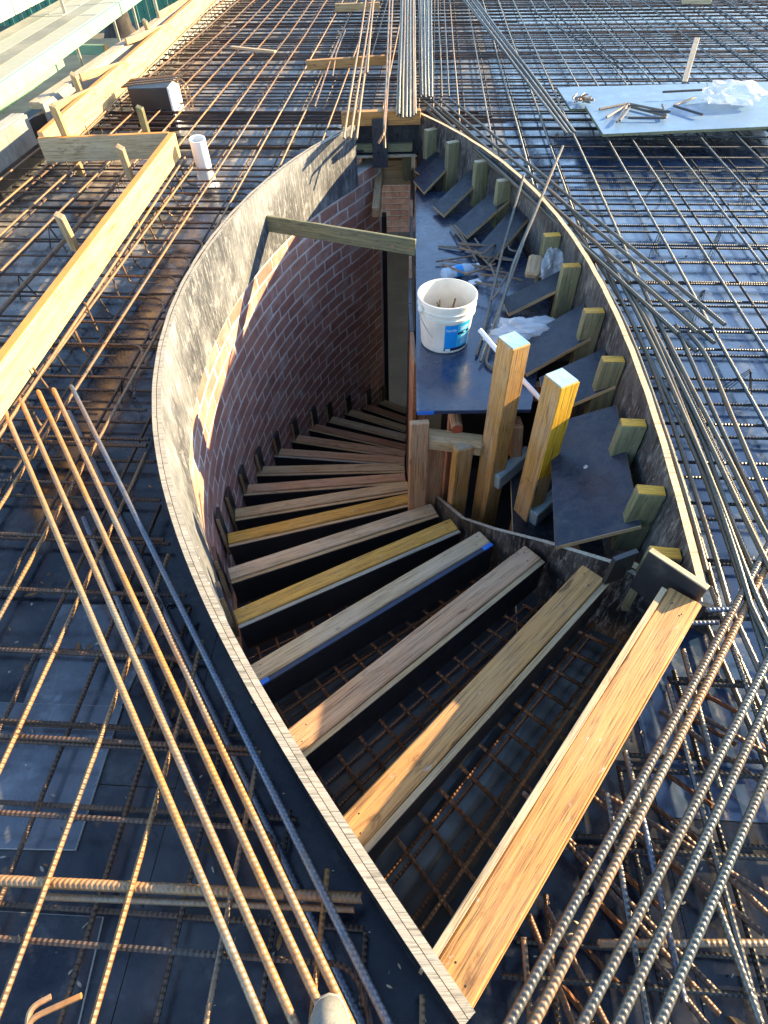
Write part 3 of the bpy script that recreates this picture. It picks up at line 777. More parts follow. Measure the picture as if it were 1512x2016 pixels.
for k, (x, y) in enumerate(POST):
    c = at(x, y, 0.17); Y = c.y
    X = Rx(Y)-0.024-0.047
    dx = (Rx(Y+.05)-Rx(Y-.05))/0.1; ang = math.atan2(1, dx)-math.pi/2
    h = 0.42 if k < 5 else 0.30
    M = Matrix.Translation((X, Y, 0.17)) @ Matrix.Rotation(ang, 4, 'Z')
    me = box_me(h, 0.09, 0.045, 0.003)
    o_ = link('post', me, MAT['green'], None, M @ Matrix.Translation((0, 0, -h/2)) @ Matrix.Rotation(R_(90), 4, 'Y') @ Matrix.Rotation(R_(90), 4, 'X'))
    link('sunlit_sawn_top', box_me(0.084, 0.04, 0.003), MAT['sun_yellow' if k > 4 else 'plyedge'], o_, M @ Matrix.Translation((0, 0, 0.0014)))  # bright caps paint sunlight onto the sawn tops
    tag(o_, pl[k], 'post', 'posts fixed to the right edge form')
# near corner block
cb = thing('corner_block', at(1310, 1150, 0.1), 'black plywood corner block with pale edges at the near right corner', 'plywood block')
c1, c2 = at(1296, 1093, 0.235), at(1380, 1149, 0.235); dd = (c2-c1).normalized()
beam('face_board', (c1+c2)/2-dd*0.09-Vector((0, 0, 0.09)), (c1+c2)/2+dd*0.085-Vector((0, 0, 0.09)), 0.019, 0.18, MAT['riser'], cb, 0.001)
beam('top_edge', (c1+c2)/2-dd*0.09+Vector((0, 0, 0.0015)), (c1+c2)/2+dd*0.085+Vector((0, 0, 0.0015)), 0.0185, 0.004, MAT['plyedge'], cb, 0.001)
c3 = at(1245, 1112, 0.12); beam('side_board', c3+Vector((-0.05, 0.02, -0.06)), c3+Vector((0.03, 0.05, -0.06)), 0.017, 0.13, MAT['riser'], cb, 0.001)
tag(beam('splintered_batten', at(1228, 1100, 0.06), at(1265, 1122, 0.04), 0.02, 0.012, MAT['plyedge'], None, 0.002), 'small pale splintered batten behind the corner block', 'batten')
s_ = beam('timber_offcut', at(1085, 1092, -0.26), at(1135, 1078, -0.26), 0.05, 0.05, MAT['red'], None, 0.004)
tag(s_, 'short red brown timber offcut under the largest panel', 'timber')

# standing yellow posts
def standing(name, px, ztop, zbot, w, d, rot, mat, capm, label, lean=(0, 0)):
    c = at(*px, ztop); h = ztop-zbot
    M = Matrix.Translation(c) @ Matrix.Rotation(R_(rot), 4, 'Z') @ Euler((R_(lean[0]), R_(lean[1]), 0)).to_matrix().to_4x4()
    o_ = link(name, box_me(h, w, d, 0.004), MAT[mat], None, M @ Matrix.Translation((0, 0, -h/2)) @ Matrix.Rotation(R_(90), 4, 'Y'))
    if capm: link('sealed_end', box_me(d-0.008, w-0.008, 0.003), MAT[capm], o_, M @ Matrix.Translation((0, 0, 0.0014)))
    tag(o_, label, 'post'); return o_
p_a = standing('timber_post', (1012, 670), 0.30, -0.85, 0.10, 0.085, 28, 'postwood', 'endpaint', 'tall yellow timber post with pale blue end, left of the two beside the bucket')
p_b = standing('timber_post', (1106, 744), 0.28, -0.75, 0.095, 0.085, 28, 'postwood', 'endpaint', 'tall yellow timber post with pale blue end, right one in front of the panels')
cB = at(1106, 744, 0.28)
link('yellow_painted_face', box_me(0.46, 0.003, 0.081, 0.0), MAT['yellowpaint'], p_b, Matrix.Translation(cB) @ Matrix.Rotation(R_(28), 4, 'Z') @ Matrix.Translation((0, -0.0487, -0.232)) @ Matrix.Rotation(R_(90), 4, 'Y'))
p_c = standing('timber_post', (912, 878), -0.24, -1.0, 0.05, 0.085, 20, 'postwood', 'grey', 'short square topped brown post below the platform edge', (0, 0))
p_d = standing('timber_post', (858, 872), -0.32, -1.1, 0.04, 0.085, 10, 'pink', None, 'brown stud with dark stencil marks under the platform')
p_e = standing('timber_post', (826, 830), -0.13, -1.2, 0.03, 0.085, 4, 'pink', None, 'red brown stud flush with the platform left corner')
s_ = beam('round_edged_log', at(832, 862, -0.27), at(955, 878, -0.27), 0.085, 0.085, MAT['tan'], None, 0.018); tag(s_, 'thick pale timber with rounded edges lying under the platform edge', 'timber')
s_ = beam('timber_offcut', at(900, 846, -0.21), at(893, 800, -0.215), 0.052, 0.052, MAT['pink'], None, 0.016); tag(s_, 'stubby timber with red painted end poking out under the platform', 'timber')
dv = (at(900, 846, -0.21)-at(893, 800, -0.215)).normalized()
M = dv.to_track_quat('Z', 'Y').to_matrix().to_4x4(); M.translation = at(900, 846, -0.21)+dv*0.001
link('red_end', lathe_me([(0, 0.002), (0.022, 0.0015), (0.026, 0)], 12), MAT['redend'], s_, M)
s_ = beam('timber_block', at(975, 948, -0.42), at(1040, 893, -0.40), 0.05, 0.085, MAT['bluewash'], None, 0.004); tag(s_, 'blue grey timber block nailed between the two tall yellow posts', 'timber')
s_ = beam('timber_block', at(1048, 1020, -0.42), at(1105, 968, -0.40), 0.05, 0.085, MAT['bluewash'], None, 0.004); tag(s_, 'blue grey timber block right of the right hand yellow post', 'timber')
s_ = beam('timber_offcut', at(1018, 830, -0.2), at(1014, 905, -0.42), 0.045, 0.09, MAT['pink'], None, 0.004, up=(0, 1, 0)); tag(s_, 'weathered upright offcut seen between the two yellow posts', 'timber')
# bracing behind the core
cp = thing('core_prop_frame', (0.6, 2.3, FLZ), 'dark timber frame propping the platform in the core', 'frame')
for (x, y) in ((0.35, 2.2), (0.62, 2.2), (0.5, 3.4), (0.75, 3.2), (0.78, 1.6)):
    beam('prop', (x, y, FLZ), (x, y, -0.125 if y > 2.05 else -0.48), 0.07, 0.045, MAT['red'], cp)
beam('ledger', (0.3, 2.22, -0.165), (0.75, 2.22, -0.165), 0.045, 0.09, MAT['red'], cp)
plate('backing_board', [(0.32, 2.42, -0.13), (0.98, 2.42, -0.13), (0.98, 2.42, -1.3), (0.32, 2.42, -1.3)], 0.017, MAT['riser'], cp)
tag(plate('core_shade_sheet', [(0.36, 1.95, -0.85), (0.62, 1.35, -0.85), (0.84, 1.02, -0.85), (0.90, 1.5, -0.85), (0.98, 2.40, -0.85), (0.32, 2.40, -0.85)], 0.017, MAT['riser'], None), 'black sheet added to darken the depth between the yellow posts', 'plywood sheet')  # added black sheet, fills the core with painted shade
# ================================================================== BUCKET
bc = Vector((0.325, 2.56, PZ+0.001))
bk_ = thing('bucket', bc, 'white plastic bucket with blue label holding steel offcuts on the platform', 'bucket')
H = 0.255
def brad(z): return 0.116+0.020*(z/H)
prof = [(0.0, 0.0), (0.110, 0.0), (0.116, 0.006)]
prof += [(brad(z), z) for z in (0.05, 0.12, 0.172)]
prof += [(brad(.18)+0.008, 0.178), (brad(.18)+0.008, 0.186), (brad(.19)+0.001, 0.188), (brad(.2)+0.001, 0.203), (brad(.2)+0.007, 0.205), (brad(.22)+0.007, 0.213), (brad(.22)+0.002, 0.216), (brad(.24)+0.002, 0.24), (brad(.25)+0.006, 0.243), (brad(.25)+0.006, H), (brad(.25)-0.0, H+0.0015), (brad(.25)-0.004, H-0.002), (brad(.12)-0.004, 0.12), (brad(.02)-0.004, 0.012), (0.0, 0.010)]
link('shell', smooth(lathe_me(prof, 56), 35), MAT['white'], bk_, Matrix.Translation(bc))
def wrap(name, a0, a1, z0, z1, mat, par, lift):
    vs_ = []; n = 10
    for i in range(n+1):
        a = R_(a0+(a1-a0)*i/n)
        for z in (z0, z1):
            r = brad(z)+lift; vs_.append((bc.x+r*math.cos(a), bc.y+r*math.sin(a), bc.z+z))
    return link(name, smooth(mesh('wrap', vs_, [[2*i, 2*i+2, 2*i+3, 2*i+1] for i in range(n)])), mat, par)
lb = wrap('label', -97, -68, 0.018, 0.162, MAT['label'], bk_, 0.0006)
lb2 = wrap('label_panel', -67.6, -34, 0.018, 0.166, MAT['label2'], bk_, 0.0006)
wrap('label_band', -67.6, -34, 0.105, 0.118, MAT['ink'], lb2, 0.0011)
wrap('label_foot', -97, -34, 0.018, 0.034, MAT['ink'], lb, 0.0011)
wrap('barcode', -94, -82, 0.0175, 0.031, MAT['print'], lb, 0.0016)
for z, a0, a1 in ((0.142, -62, -40), (0.134, -62, -38), (0.127, -62, -44), (0.092, -58, -40), (0.083, -58, -43), (0.074, -58, -39), (0.065, -58, -45), (0.056, -58, -41), (0.047, -58, -46)):
    wrap('print_line', a0, a1, z, z+0.0035, MAT['print'], lb2, 0.0011)
wrap('print_line', -53, -46, 0.1085, 0.1145, MAT['print'], lb2, 0.0016)
# word on the label
cu = bpy.data.curves.new('word', 'FONT'); cu.body = 'handy'; cu.size = 0.022; cu.extrude = 0.0; cu.align_x = 'CENTER'
to = bpy.data.objects.new('tmp', cu); COL.objects.link(to)
dg = bpy.context.evaluated_depsgraph_get(); tm = bpy.data.meshes.new_from_object(to.evaluated_get(dg)); bpy.data.objects.remove(to)
a_mid = R_(-82.5)
for v in tm.vertices:
    z = 0.128+v.co.y; a = a_mid+v.co.x/brad(z); r = brad(z)+0.0014
    v.co = (bc.x+r*math.cos(a), bc.y+r*math.sin(a), bc.z+z)
link('lettering', tm, MAT['print'], lb)
# handle hanging down, its white grip
for a in (205, 15):
    ca, sa = math.cos(R_(a)), math.sin(R_(a)); r = 0.139
    link('handle_lug', smooth(lathe_me([(0, 0.012), (0.012, 0.012), (0.016, 0.008), (0.018, 0)], 16)), MAT['white'], bk_, Matrix.Translation(bc+Vector((r*ca-.001*ca, r*sa, 0.212))) @ Vector((ca, sa, 0)).to_track_quat('Z', 'Y').to_matrix().to_4x4())
hp = []
for i in range(15):
    t = math.pi*i/14; w_ = R_(205-190*i/14)
    ang = R_(205)+ (R_(375)-R_(205))*i/14
    rr = 0.152+0.004*math.sin(t); hp.append(bc+Vector((rr*math.cos(ang), rr*math.sin(ang), 0.205-0.175*math.sin(t)*0.9)))
link('handle_wire', smooth(tube_me(hp[:4]+[], 0.0022, 6)), MAT['gal'], bk_)
tmp = []
for k in range(14):
    a = random.uniform(0, 6.28); r = random.uniform(0, .06)
    p0 = bc+Vector((r*math.cos(a), r*math.sin(a)+0.02, 0.02)); p1 = p0+Vector((random.uniform(-.06, .06), random.uniform(-.04, .04)+0.0, random.uniform(0.10, .20)))
    q = p1-bc; rad = math.hypot(q.x, q.y)
    if rad > 0.10: p1 = bc+Vector((q.x*0.10/rad, q.y*0.10/rad, q.z))
    o_ = straight_bar('steel_offcut', p0, p1, 0.0045, MAT['bar_bent']); tag(o_, 'short thin steel offcut standing inside the white bucket', 'steel offcut', 'steel offcuts in the bucket')
# white conduit leaning behind the bucket
s_ = link('white_conduit', smooth(tube_me([at(945, 650, 0.10), at(1005, 722, 0.05), at(1064, 786, -0.03)], 0.011, 12)), MAT['pvc'], None); tag(s_, 'slim white plastic conduit leaning from the bucket towards the yellow posts', 'conduit')
# bottle
b0, b1 = at(872, 541, PZ+0.035), at(941, 523, PZ+0.034); bd = (b1-b0); L = bd.length
bt = thing('water_bottle', b0, 'clear blue plastic water bottle lying beyond the bucket', 'bottle')
M = bd.to_track_quat('Z', 'X').to_matrix().to_4x4(); M.translation = b0
pr = [(0, 0.004), (0.028, 0.0), (0.033, 0.006)]
for k in range(7): pr += [(0.033, 0.02+k*0.015), (0.031, 0.0275+k*0.015)]
pr += [(0.033, 0.13), (0.031, 0.148), (0.016, L-0.02), (0.013, L-0.016), (0.013, L-0.008)]
link('body', smooth(lathe_me(pr, 28), 60), MAT['bottle'], bt, M)
link('cap', smooth(lathe_me([(0.0155, L-0.014), (0.0155, L+0.002), (0.014, L+0.004), (0, L+0.004)], 20)), MAT['pvc'], bt, M)
link('label', smooth(lathe_me([(0.0336, 0.075), (0.0336, 0.118)], 28)), MAT['label'], bt, M)
# pile of bent bars beyond the bottle
pile = [[(863,485),(930,488),(955,512)], [(875,486),(935,494),(957,505)], [(858,515),(935,503),(960,470)], [(887,444),(908,470),(935,505)], [(903,453),(925,490),(940,515)], [(905,478),(960,483),(972,490),(955,505)], [(935,470),(955,498),(1012,512)], [(875,512),(930,522),(990,530)], [(944,505),(1012,513)], [(902,481),(968,484),(980,500),(960,512)], [(945,540),(1000,545),(1030,552)], [(950,528),(1010,540)], [(870,520),(920,540),(975,520)], [(935,555),(985,565),(1000,540)], [(985,440),(1003,492),(1025,497)], [(1003,485),(1018,455),(1038,440)], [(905,488),(950,500),(975,480)], [(965,520),(985,570),(968,590)]]
for k, pts in enumerate(pile):
    z = PZ+0.008+0.0045*k
    pp = bent([at(x, y, z+0.012*(j % 2)) for j, (x, y) in enumerate(pts)], 0.025)
    o_ = link('bent_bar', smooth(tube_me(pp, 0.0058, 7)), MAT['bar_bent'], None)
    tag(o_, 'bent steel bar in the tangled pile on the platform beyond the bottle', 'bent bar', 'bent bars piled on the platform')
# long bars leaning on the right form
LB = [([(1108,288,0.30),(1010,520,0.10),(955,716,PZ+0.012),(975,728,PZ+0.012)], 'longest steel bar leaning across the right edge form, left of its pair'),
      ([(1100,305,0.31),(1035,465,0.15),(946,712,PZ+0.022)], 'second long steel bar leaning across the right form, beside the longest'),
      ([(1031,345,0.27),(990,490,0.06),(950,660,PZ+0.02),(938,700,PZ+0.012)], 'shorter leaning steel bar left of the long pair')]
for pts, lab in LB:
    o_ = link('leaning_bar', smooth(tube_me(bent([at(*p) for p in pts], 0.03), 0.0075, 8)), MAT['bar_rg'], None); tag(o_, lab, 'steel bar', 'long bars leaning over the right edge form')
# plastic bags: crumpled sheets with volume
def bag(name, c, sx, sy, sz, rot, label, seed, mat='bag'):
    bm = bmesh.new(); bmesh.ops.create_icosphere(bm, subdivisions=4, radius=1)
    rd = random.Random(seed); ph = [rd.uniform(0, 6.28) for _ in range(12)]
    for v in bm.verts:
        p = v.co
        k = 1+0.16*math.sin(p.x*5+ph[0]+p.y*3)+0.12*math.sin(p.y*8+ph[1]-p.z*4)+0.09*math.sin(p.x*13+p.z*9+ph[2])+0.06*math.sin(p.y*19+p.x*11+ph[3])+0.05*rd.uniform(-1, 1)
        v.co = Vector((p.x*sx*k, p.y*sy*k, max(-0.25, p.z)*sz*k))
    me = bpy.data.meshes.new('bag'); bm.to_mesh(me); bm.free(); smooth(me, 28)
    o_ = link(name, me, MAT[mat], None, Matrix.Translation(c) @ Matrix.Rotation(R_(rot), 4, 'Z')); tag(o_, label, 'plastic bag'); return o_
bag('plastic_bag', at(1030, 650, -0.04), 0.17, 0.085, 0.045, 12, 'flat clear plastic bag spread between the bucket and the step panels', 3)
bag('plastic_bag', at(1088, 520, 0.02), 0.07, 0.13, 0.09, -35, 'crumpled clear plastic bag against a post of the right form', 5)
s_ = beam('wood_piece', at(1046, 545, 0.0), at(1056, 505, 0.06), 0.075, 0.05, MAT['grey'], None, 0.012); tag(s_, 'pale chunky wood piece wrapped in plastic beside the leaning bars', 'wood')
s_ = beam('paper_label', at(925, 557, PZ+0.02), at(945, 552, PZ+0.02), 0.045, 0.003, MAT['pvc'], None, 0); tag(s_, 'small white striped tag behind the bucket rim', 'tag')

# ================================================================== REINFORCEMENT MATS
def clip(p0, p1, poly):
    """pieces of segment p0-p1 outside poly"""
    ts = [0.0, 1.0]; d = p1-p0; n = len(poly)
    for i in range(n):
        a, b = poly[i-1], poly[i]
        ex, ey = b[0]-a[0], b[1]-a[1]; den = d.x*ey-d.y*ex
        if abs(den) < 1e-9: continue
        t = ((a[0]-p0.x)*ey-(a[1]-p0.y)*ex)/den; u = ((a[0]-p0.x)*d.y-(a[1]-p0.y)*d.x)/den
        if 0 < t < 1 and 0 <= u < 1: ts.append(t)
    ts.sort(); out = []
    for a, b in zip(ts, ts[1:]):
        m = p0+d*((a+b)/2)
        if b-a > 1e-3 and not inpoly(m.x, m.y, poly): out.append((p0+d*a, p0+d*b))
    return out
def seen(a, b):
    """is any point of the bar inside a generous view"""
    for k in range(25):
        p = a.lerp(b, k/24); v = p-Vector((0, 0, CZ)); dep = v.dot(fw)
        if dep > 0.05 and abs(v.dot(rt)/dep) < 0.80 and abs(v.dot(dn)/dep) < 1.0: return True
    return False
def mat_bars(t, p_list, q_list, za, zt, rm, hooks):
    for p in p_list:
        j = random.uniform(-.012, .012); k = random.uniform(-.015, .015)
        for a, b in clip(pq(p+j, -0.9, za), pq(p+j+k, 13.0, za), BARHOLE):
            if (b-a).length < 0.08 or not seen(a, b): continue
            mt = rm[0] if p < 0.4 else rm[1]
            straight_bar('bar', a, b, 0.0062, MAT[mt], t)
    for q in q_list:
        j = random.uniform(-.02, .02); k = random.uniform(-.02, .02)
        for a, b in clip(pq(-2.82, q+j, zt), pq(8.0, q+j+k, zt), BARHOLE):
            if (b-a).length < 0.08 or not seen(a, b): continue
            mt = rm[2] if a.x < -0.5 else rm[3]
            if hooks and b.x < 0.4 and random.random() < 0.55:
                L = (b-a).length; pts = bent([Vector((0, 0, 0)), Vector((L-0.07, 0, 0)), Vector((L-0.02, -0.13, 0))], 0.05)
                link('bar', smooth(tube_me(pts, 0.0062, 6)), MAT[mt], t, bar_frame(a, b))
            else: straight_bar('bar', a, b, 0.0062, MAT[mt], t)
def rng(a, b, s): return [a+i*s for i in range(int((b-a)/s)+1)]
mt_ = thing('top_rebar_mat', (0, 4, 0.14), 'upper grid of tied reinforcing bars spread over the whole deck', 'rebar mat')
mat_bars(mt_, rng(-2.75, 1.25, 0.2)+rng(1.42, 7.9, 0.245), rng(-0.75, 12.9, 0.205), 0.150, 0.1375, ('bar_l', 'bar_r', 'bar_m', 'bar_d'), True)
mb_ = thing('bottom_rebar_mat', (0, 4, 0.03), 'lower grid of dark reinforcing bars close to the deck', 'rebar mat')
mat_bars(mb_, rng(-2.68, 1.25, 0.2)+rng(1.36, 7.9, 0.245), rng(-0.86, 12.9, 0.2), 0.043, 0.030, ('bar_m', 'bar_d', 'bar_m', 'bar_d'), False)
# lapped second bars lying tight against mat bars
ml_ = thing('lapped_bars', (0, 2, 0.12), 'extra lapped bars tied alongside the upper grid', 'rebar mat')
for q, p0, p1 in [(0.44, -1.9, -0.3), (1.51, -1.9, -0.55), (2.12, -2.6, -0.9), (2.74, -1.3, -0.95), (3.55, -2.4, -0.9), (4.6, -2.6, -0.7), (5.15, -2.6, 0.6), (5.22, -1.8, 0.8), (5.30, -2.6, 0.7), (5.38, -2.6, 0.4), (6.4, -2.4, 0), (7.2, -2, 1), (7.9, -2.4, 0), (8.7, -2.4, 1)]:
    for a, b in clip(pq(p0, q+0.018, 0.124), pq(p1, q+0.018, 0.124), BARHOLE):
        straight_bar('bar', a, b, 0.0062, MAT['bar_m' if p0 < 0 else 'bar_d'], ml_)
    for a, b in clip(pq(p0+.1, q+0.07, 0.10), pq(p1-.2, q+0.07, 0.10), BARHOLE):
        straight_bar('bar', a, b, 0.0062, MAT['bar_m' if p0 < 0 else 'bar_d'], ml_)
# wire ties at the crossings, far too many to count
def join_me(parts):
    vs_ = []; fs = []
    for t in parts:
        o = len(vs_); vs_ += [v.co.copy() for v in t.vertices]; fs += [[i+o for i in p.vertices] for p in t.polygons]; bpy.data.meshes.remove(t)
    return mesh('joined', vs_, fs)
ties = []
for p in rng(-2.75, 1.25, 0.2)+rng(1.42, 4.5, 0.245):
    for q in rng(-0.75, 6.6, 0.205):
        c = pq(p, q, .144)
        if random.random() > .55 or inpoly(c.x, c.y, BARHOLE) or not seen(c, c+Vector((0, 0, .01))): continue
        a = random.choice((.8, -.8, 2.3)); d = Vector((math.cos(a), math.sin(a), 0))*.011
        ties.append(tube_me([c-d+Vector((0, 0, -.014)), c-d*.6+Vector((0, 0, .013)), c+d*.6+Vector((0, 0, .014)), c+d+Vector((0, 0, -.012)), c+d*1.5+Vector((random.uniform(-.02, .02), random.uniform(-.02, .02), random.uniform(-.03, .03)))], .0011, 3, False))
tag(link('tie_wire', join_me(ties), MAT['wire'], mt_), kind='stuff')
# shavings and dry leaves on the deck
for nm, m_, n_, sz, lab in (('wood_shavings', 'leafdry', 70, .0075, 'orange wood shavings and dry leaf scraps scattered on the deck'), ('pale_chips', 'plyedge_grey', 260, .0032, 'pale plywood chips and crumbs scattered on the deck')):
    vs_ = []; fs = []
    while n_ > 0:
        c = at(random.uniform(-50, 1560), 2050-1900*random.random()**.8, 0.0)
        if c.y > 9 or inpoly(c.x, c.y, HOLE): continue
        n_ -= 1; k = random.uniform(.5, 1.8)*sz; a = random.uniform(0, 6.3); u = Vector((math.cos(a), math.sin(a), 0)); w = Vector((-u.y, u.x, 0)); o = len(vs_); c.z = .0105
        vs_ += [c-u*k*1.6, c-u*k*.6+w*k*.5+Vector((0, 0, .003)), c+u*k*.7+w*k*.4+Vector((0, 0, .004)), c+u*k*1.7+Vector((0, 0, .001)), c+u*k*.5-w*k*.5, c-u*k*.7-w*k*.45]
        fs += [[o, o+1, o+5], [o+1, o+2, o+4, o+5], [o+2, o+3, o+4]]
    tag(link(nm, mesh(nm, vs_, fs), MAT[m_], None), lab, 'debris', kind='stuff')
# wire chairs that hold up the upper grid
def chair_me():
    bm_pts = []
    allv = []; allf = []
    for s in (-1, 1):
        for k in (-1, 0, 1):
            t = tube_me([(k*0.02+s*0.035, s*0.045, 0.003), (k*0.008, 0, 0.13)], 0.0018, 4)
            o = len(allv); allv += [v.co.copy() for v in t.vertices]; allf += [[i+o for i in p.vertices] for p in t.polygons]; bpy.data.meshes.remove(t)
    return mesh('chair', allv, allf)
chm = chair_me(); chm.materials.append(MAT['wire']); nch = 0
for (x, y) in [(1045,395),(1090,395),(1285,395),(1440,395),(1425,310),(1290,490),(1400,500),(1365,620),(1480,380),(1420,60),(1470,130),(1330,90),(1090,300),(1205,320),(115,490),(60,590),(215,300),(160,700),(300,450),(240,380),(340,370),(260,800),(230,690),(1450,780),(1380,20),(1270,80)]:
    p = at(x, y, 0.0)
    if inpoly(p.x, p.y, BARHOLE): continue
    o_ = link('wire_chair', chm, None, None, Matrix.Translation((p.x, p.y, 0.0)) @ Matrix.Rotation(random.uniform(0, 3), 4, 'Z'))
    tag(o_, 'small wire bar chair standing on the deck under the upper grid', 'bar chair', 'wire chairs under the upper grid')

# ================================================================== LOOSE AND TRIMMER BARS
def trim(name, p0, p1, z0, z1, r, mat, label, group, ext=0.3, ribbed=True):
    a, b = at(*p0, z0), at(*p1, z1)
    if ext: b = b+(b-a).normalized()*ext
    o_ = straight_bar(name, a, b, r, MAT[mat], None, ribbed); tag(o_, label, 'steel bar', group)
GL = 'trimmer bars along the left of the opening'
trim('trimmer_bar', (5,798), (504,1985), .172, .172, .0078, 'bar_lg', 'leftmost of five long rusty trimmer bars slanting to the lower centre', GL, .25)
trim('trimmer_bar', (40,786), (580,2016), .172, .172, .0078, 'bar_lg', 'second from left of the five long slanting trimmer bars', GL)
trim('trimmer_bar', (75,770), (645,2016), .172, .172, .0078, 'bar_lg', 'middle one of the five long slanting trimmer bars', GL)
trim('trimmer_bar', (105,766), (690,2016), .172, .172, .0078, 'bar_lg', 'fourth from left of the five long slanting trimmer bars', GL)
trim('trimmer_bar', (140,760), (764,2016), .172, .172, .0078, 'bar_b', 'bluish trimmer bar closest to the left edge form', GL)
trim('trimmer_bar', (135,808), (714,2016), .062, .062, .0078, 'bar_b', 'dark low trimmer bar beneath the bluish one', GL)
trim('trimmer_bar', (165,1020), (430,1660), .062, .062, .0078, 'bar_b', 'dark low trimmer bar beneath the middle rusty ones', GL)
GR = 'thick trimmer bars at the lower right'
trim('trimmer_bar', (1520,1060), (1000,2020), .172, .172, .0088, 'bar_rg', 'thick ribbed bar nearest the wide riser in the lower right', GR)
trim('trimmer_bar', (1520,1094), (1045,2026), .166, .166, .0088, 'bar_lg', 'thick brownish ribbed bar touching the one nearest the wide riser', GR)
trim('trimmer_bar', (1535,1255), (1140,2030), .172, .172, .0088, 'bar_rg', 'third thick ribbed bar from the wide riser in the lower right', GR)
trim('trimmer_bar', (1540,1322), (1210,2030), .172, .172, .0088, 'bar_rg', 'fourth thick ribbed bar from the wide riser in the lower right', GR)
trim('trimmer_bar', (1545,1445), (1292,2030), .172, .172, .0088, 'bar_rg', 'thick ribbed bar closest to the lower right corner', GR)
# bars fanning from the far apex along the right form
FAN = [((833,198),(1338,660)), ((852,198),(1376,657)), ((866,197),(1403,642)), ((886,195),(1428,640)), ((842,205),(1375,695)), ((858,212),(1408,677)), ((838,215),(1240,560))]
flab = ['lowest of the straight bars fanning from the far apex along the right form', 'second lowest of the straight fan bars beside the right form', 'third of the straight fan bars beside the right form', 'uppermost straight fan bar beside the right form', 'dark fan bar lying below the lowest straight ones', 'dark fan bar lying below the upper straight ones', 'short fan bar tight against the yellow form edge']
for k, (a, b) in enumerate(FAN):
    trim('fan_bar', a, b, .185 if k < 4 else .165, .19 if k < 4 else .168, .0078, 'bar_rd', flab[k], 'straight bars fanning along the right form', 0, True)
CUR = [([(1195,530),(1260,668),(1330,810),(1385,935),(1440,1090),(1490,1240),(1530,1360)],.165), ([(1215,540),(1290,690),(1360,850),(1410,970),(1475,1141),(1530,1260)],.178), ([(1245,590),(1310,720),(1380,860),(1434,1008),(1500,1160),(1540,1250)],.165),
       ([(1262,600),(1335,745),(1405,890),(1461,1008),(1530,1150)],.178), ([(1290,620),(1365,770),(1435,905),(1491,1020),(1540,1110)],.178), ([(1355,655),(1392,705),(1445,830),(1500,960),(1540,1050)],.178), ([(1330,640),(1400,800),(1460,930),(1520,1060)],.165)]
cl = ['first', 'second', 'third', 'fourth', 'fifth', 'sixth', 'seventh']
for k, (pts, z) in enumerate(CUR):
    P = [at(x, y, z) for x, y in pts]
    # smooth the run and lay ribs along it
    sm = []
    for i in range(len(P)-1):
        p0 = P[max(0, i-1)]; p1 = P[i]; p2 = P[i+1]; p3 = P[min(len(P)-1, i+2)]
        L = (p2-p1).length; n_ = max(2, int(L/0.0058))
        for j in range(n_):
            t = j/n_
            sm.append(0.5*((2*p1)+(p2-p0)*t+(2*p0-5*p1+4*p2-p3)*t*t+(3*p1-p0-3*p2+p3)*t**3))
    rs = [0.0076*(1.15 if (i % 2) else 1.0) for i in range(len(sm))]
    o_ = link('curved_bar', smooth(tube_me(sm, 0.0076, 8, True, rs), 60), MAT['bar_rd'], None)
    tag(o_, '%s curved bar outward from the right form edge, bending towards the lower right' % cl[k].capitalize(), 'steel bar', 'curved bars following the right form')
for k, (off, z, y0, y1) in enumerate([(.03, .175, 4.85, .95), (.05, .062, 4.9, .4), (.075, .16, 4.6, .3), (.10, .062, 4.7, .2), (.125, .175, 4.2, .1)]):
    pts = []
    n_ = 420
    for j in range(n_+1):
        Y = y0+(y1-y0)*j/n_; e = (Rx(max(Y, .8)+.02)-Rx(max(Y, .8)-.02))/.04; nn = Vector((1, -e)).normalized()
        X = Rx(max(Y, .85))+(max(0, .85-Y))*.0
        pts.append(Vector((X+nn.x*off, Y+nn.y*off, z+.004*math.sin(j*.05+k))))
    rs = [0.0076*(1.13 if (i % 2) else 1.0) for i in range(len(pts))]
    o_ = link('curved_bar', smooth(tube_me(pts, 0.0076, 7, True, rs), 60), MAT['bar_rd'], None)
    tag(o_, ['long bent bar hugging the outside of the right form, innermost', 'low bent bar hugging the right form close to the deck', 'third long bent bar out from the right form', 'low outer bent bar near the deck beside the right form', 'outermost of the long bent bars hugging the right form'][k], 'steel bar', 'long bent bars hugging the right form')
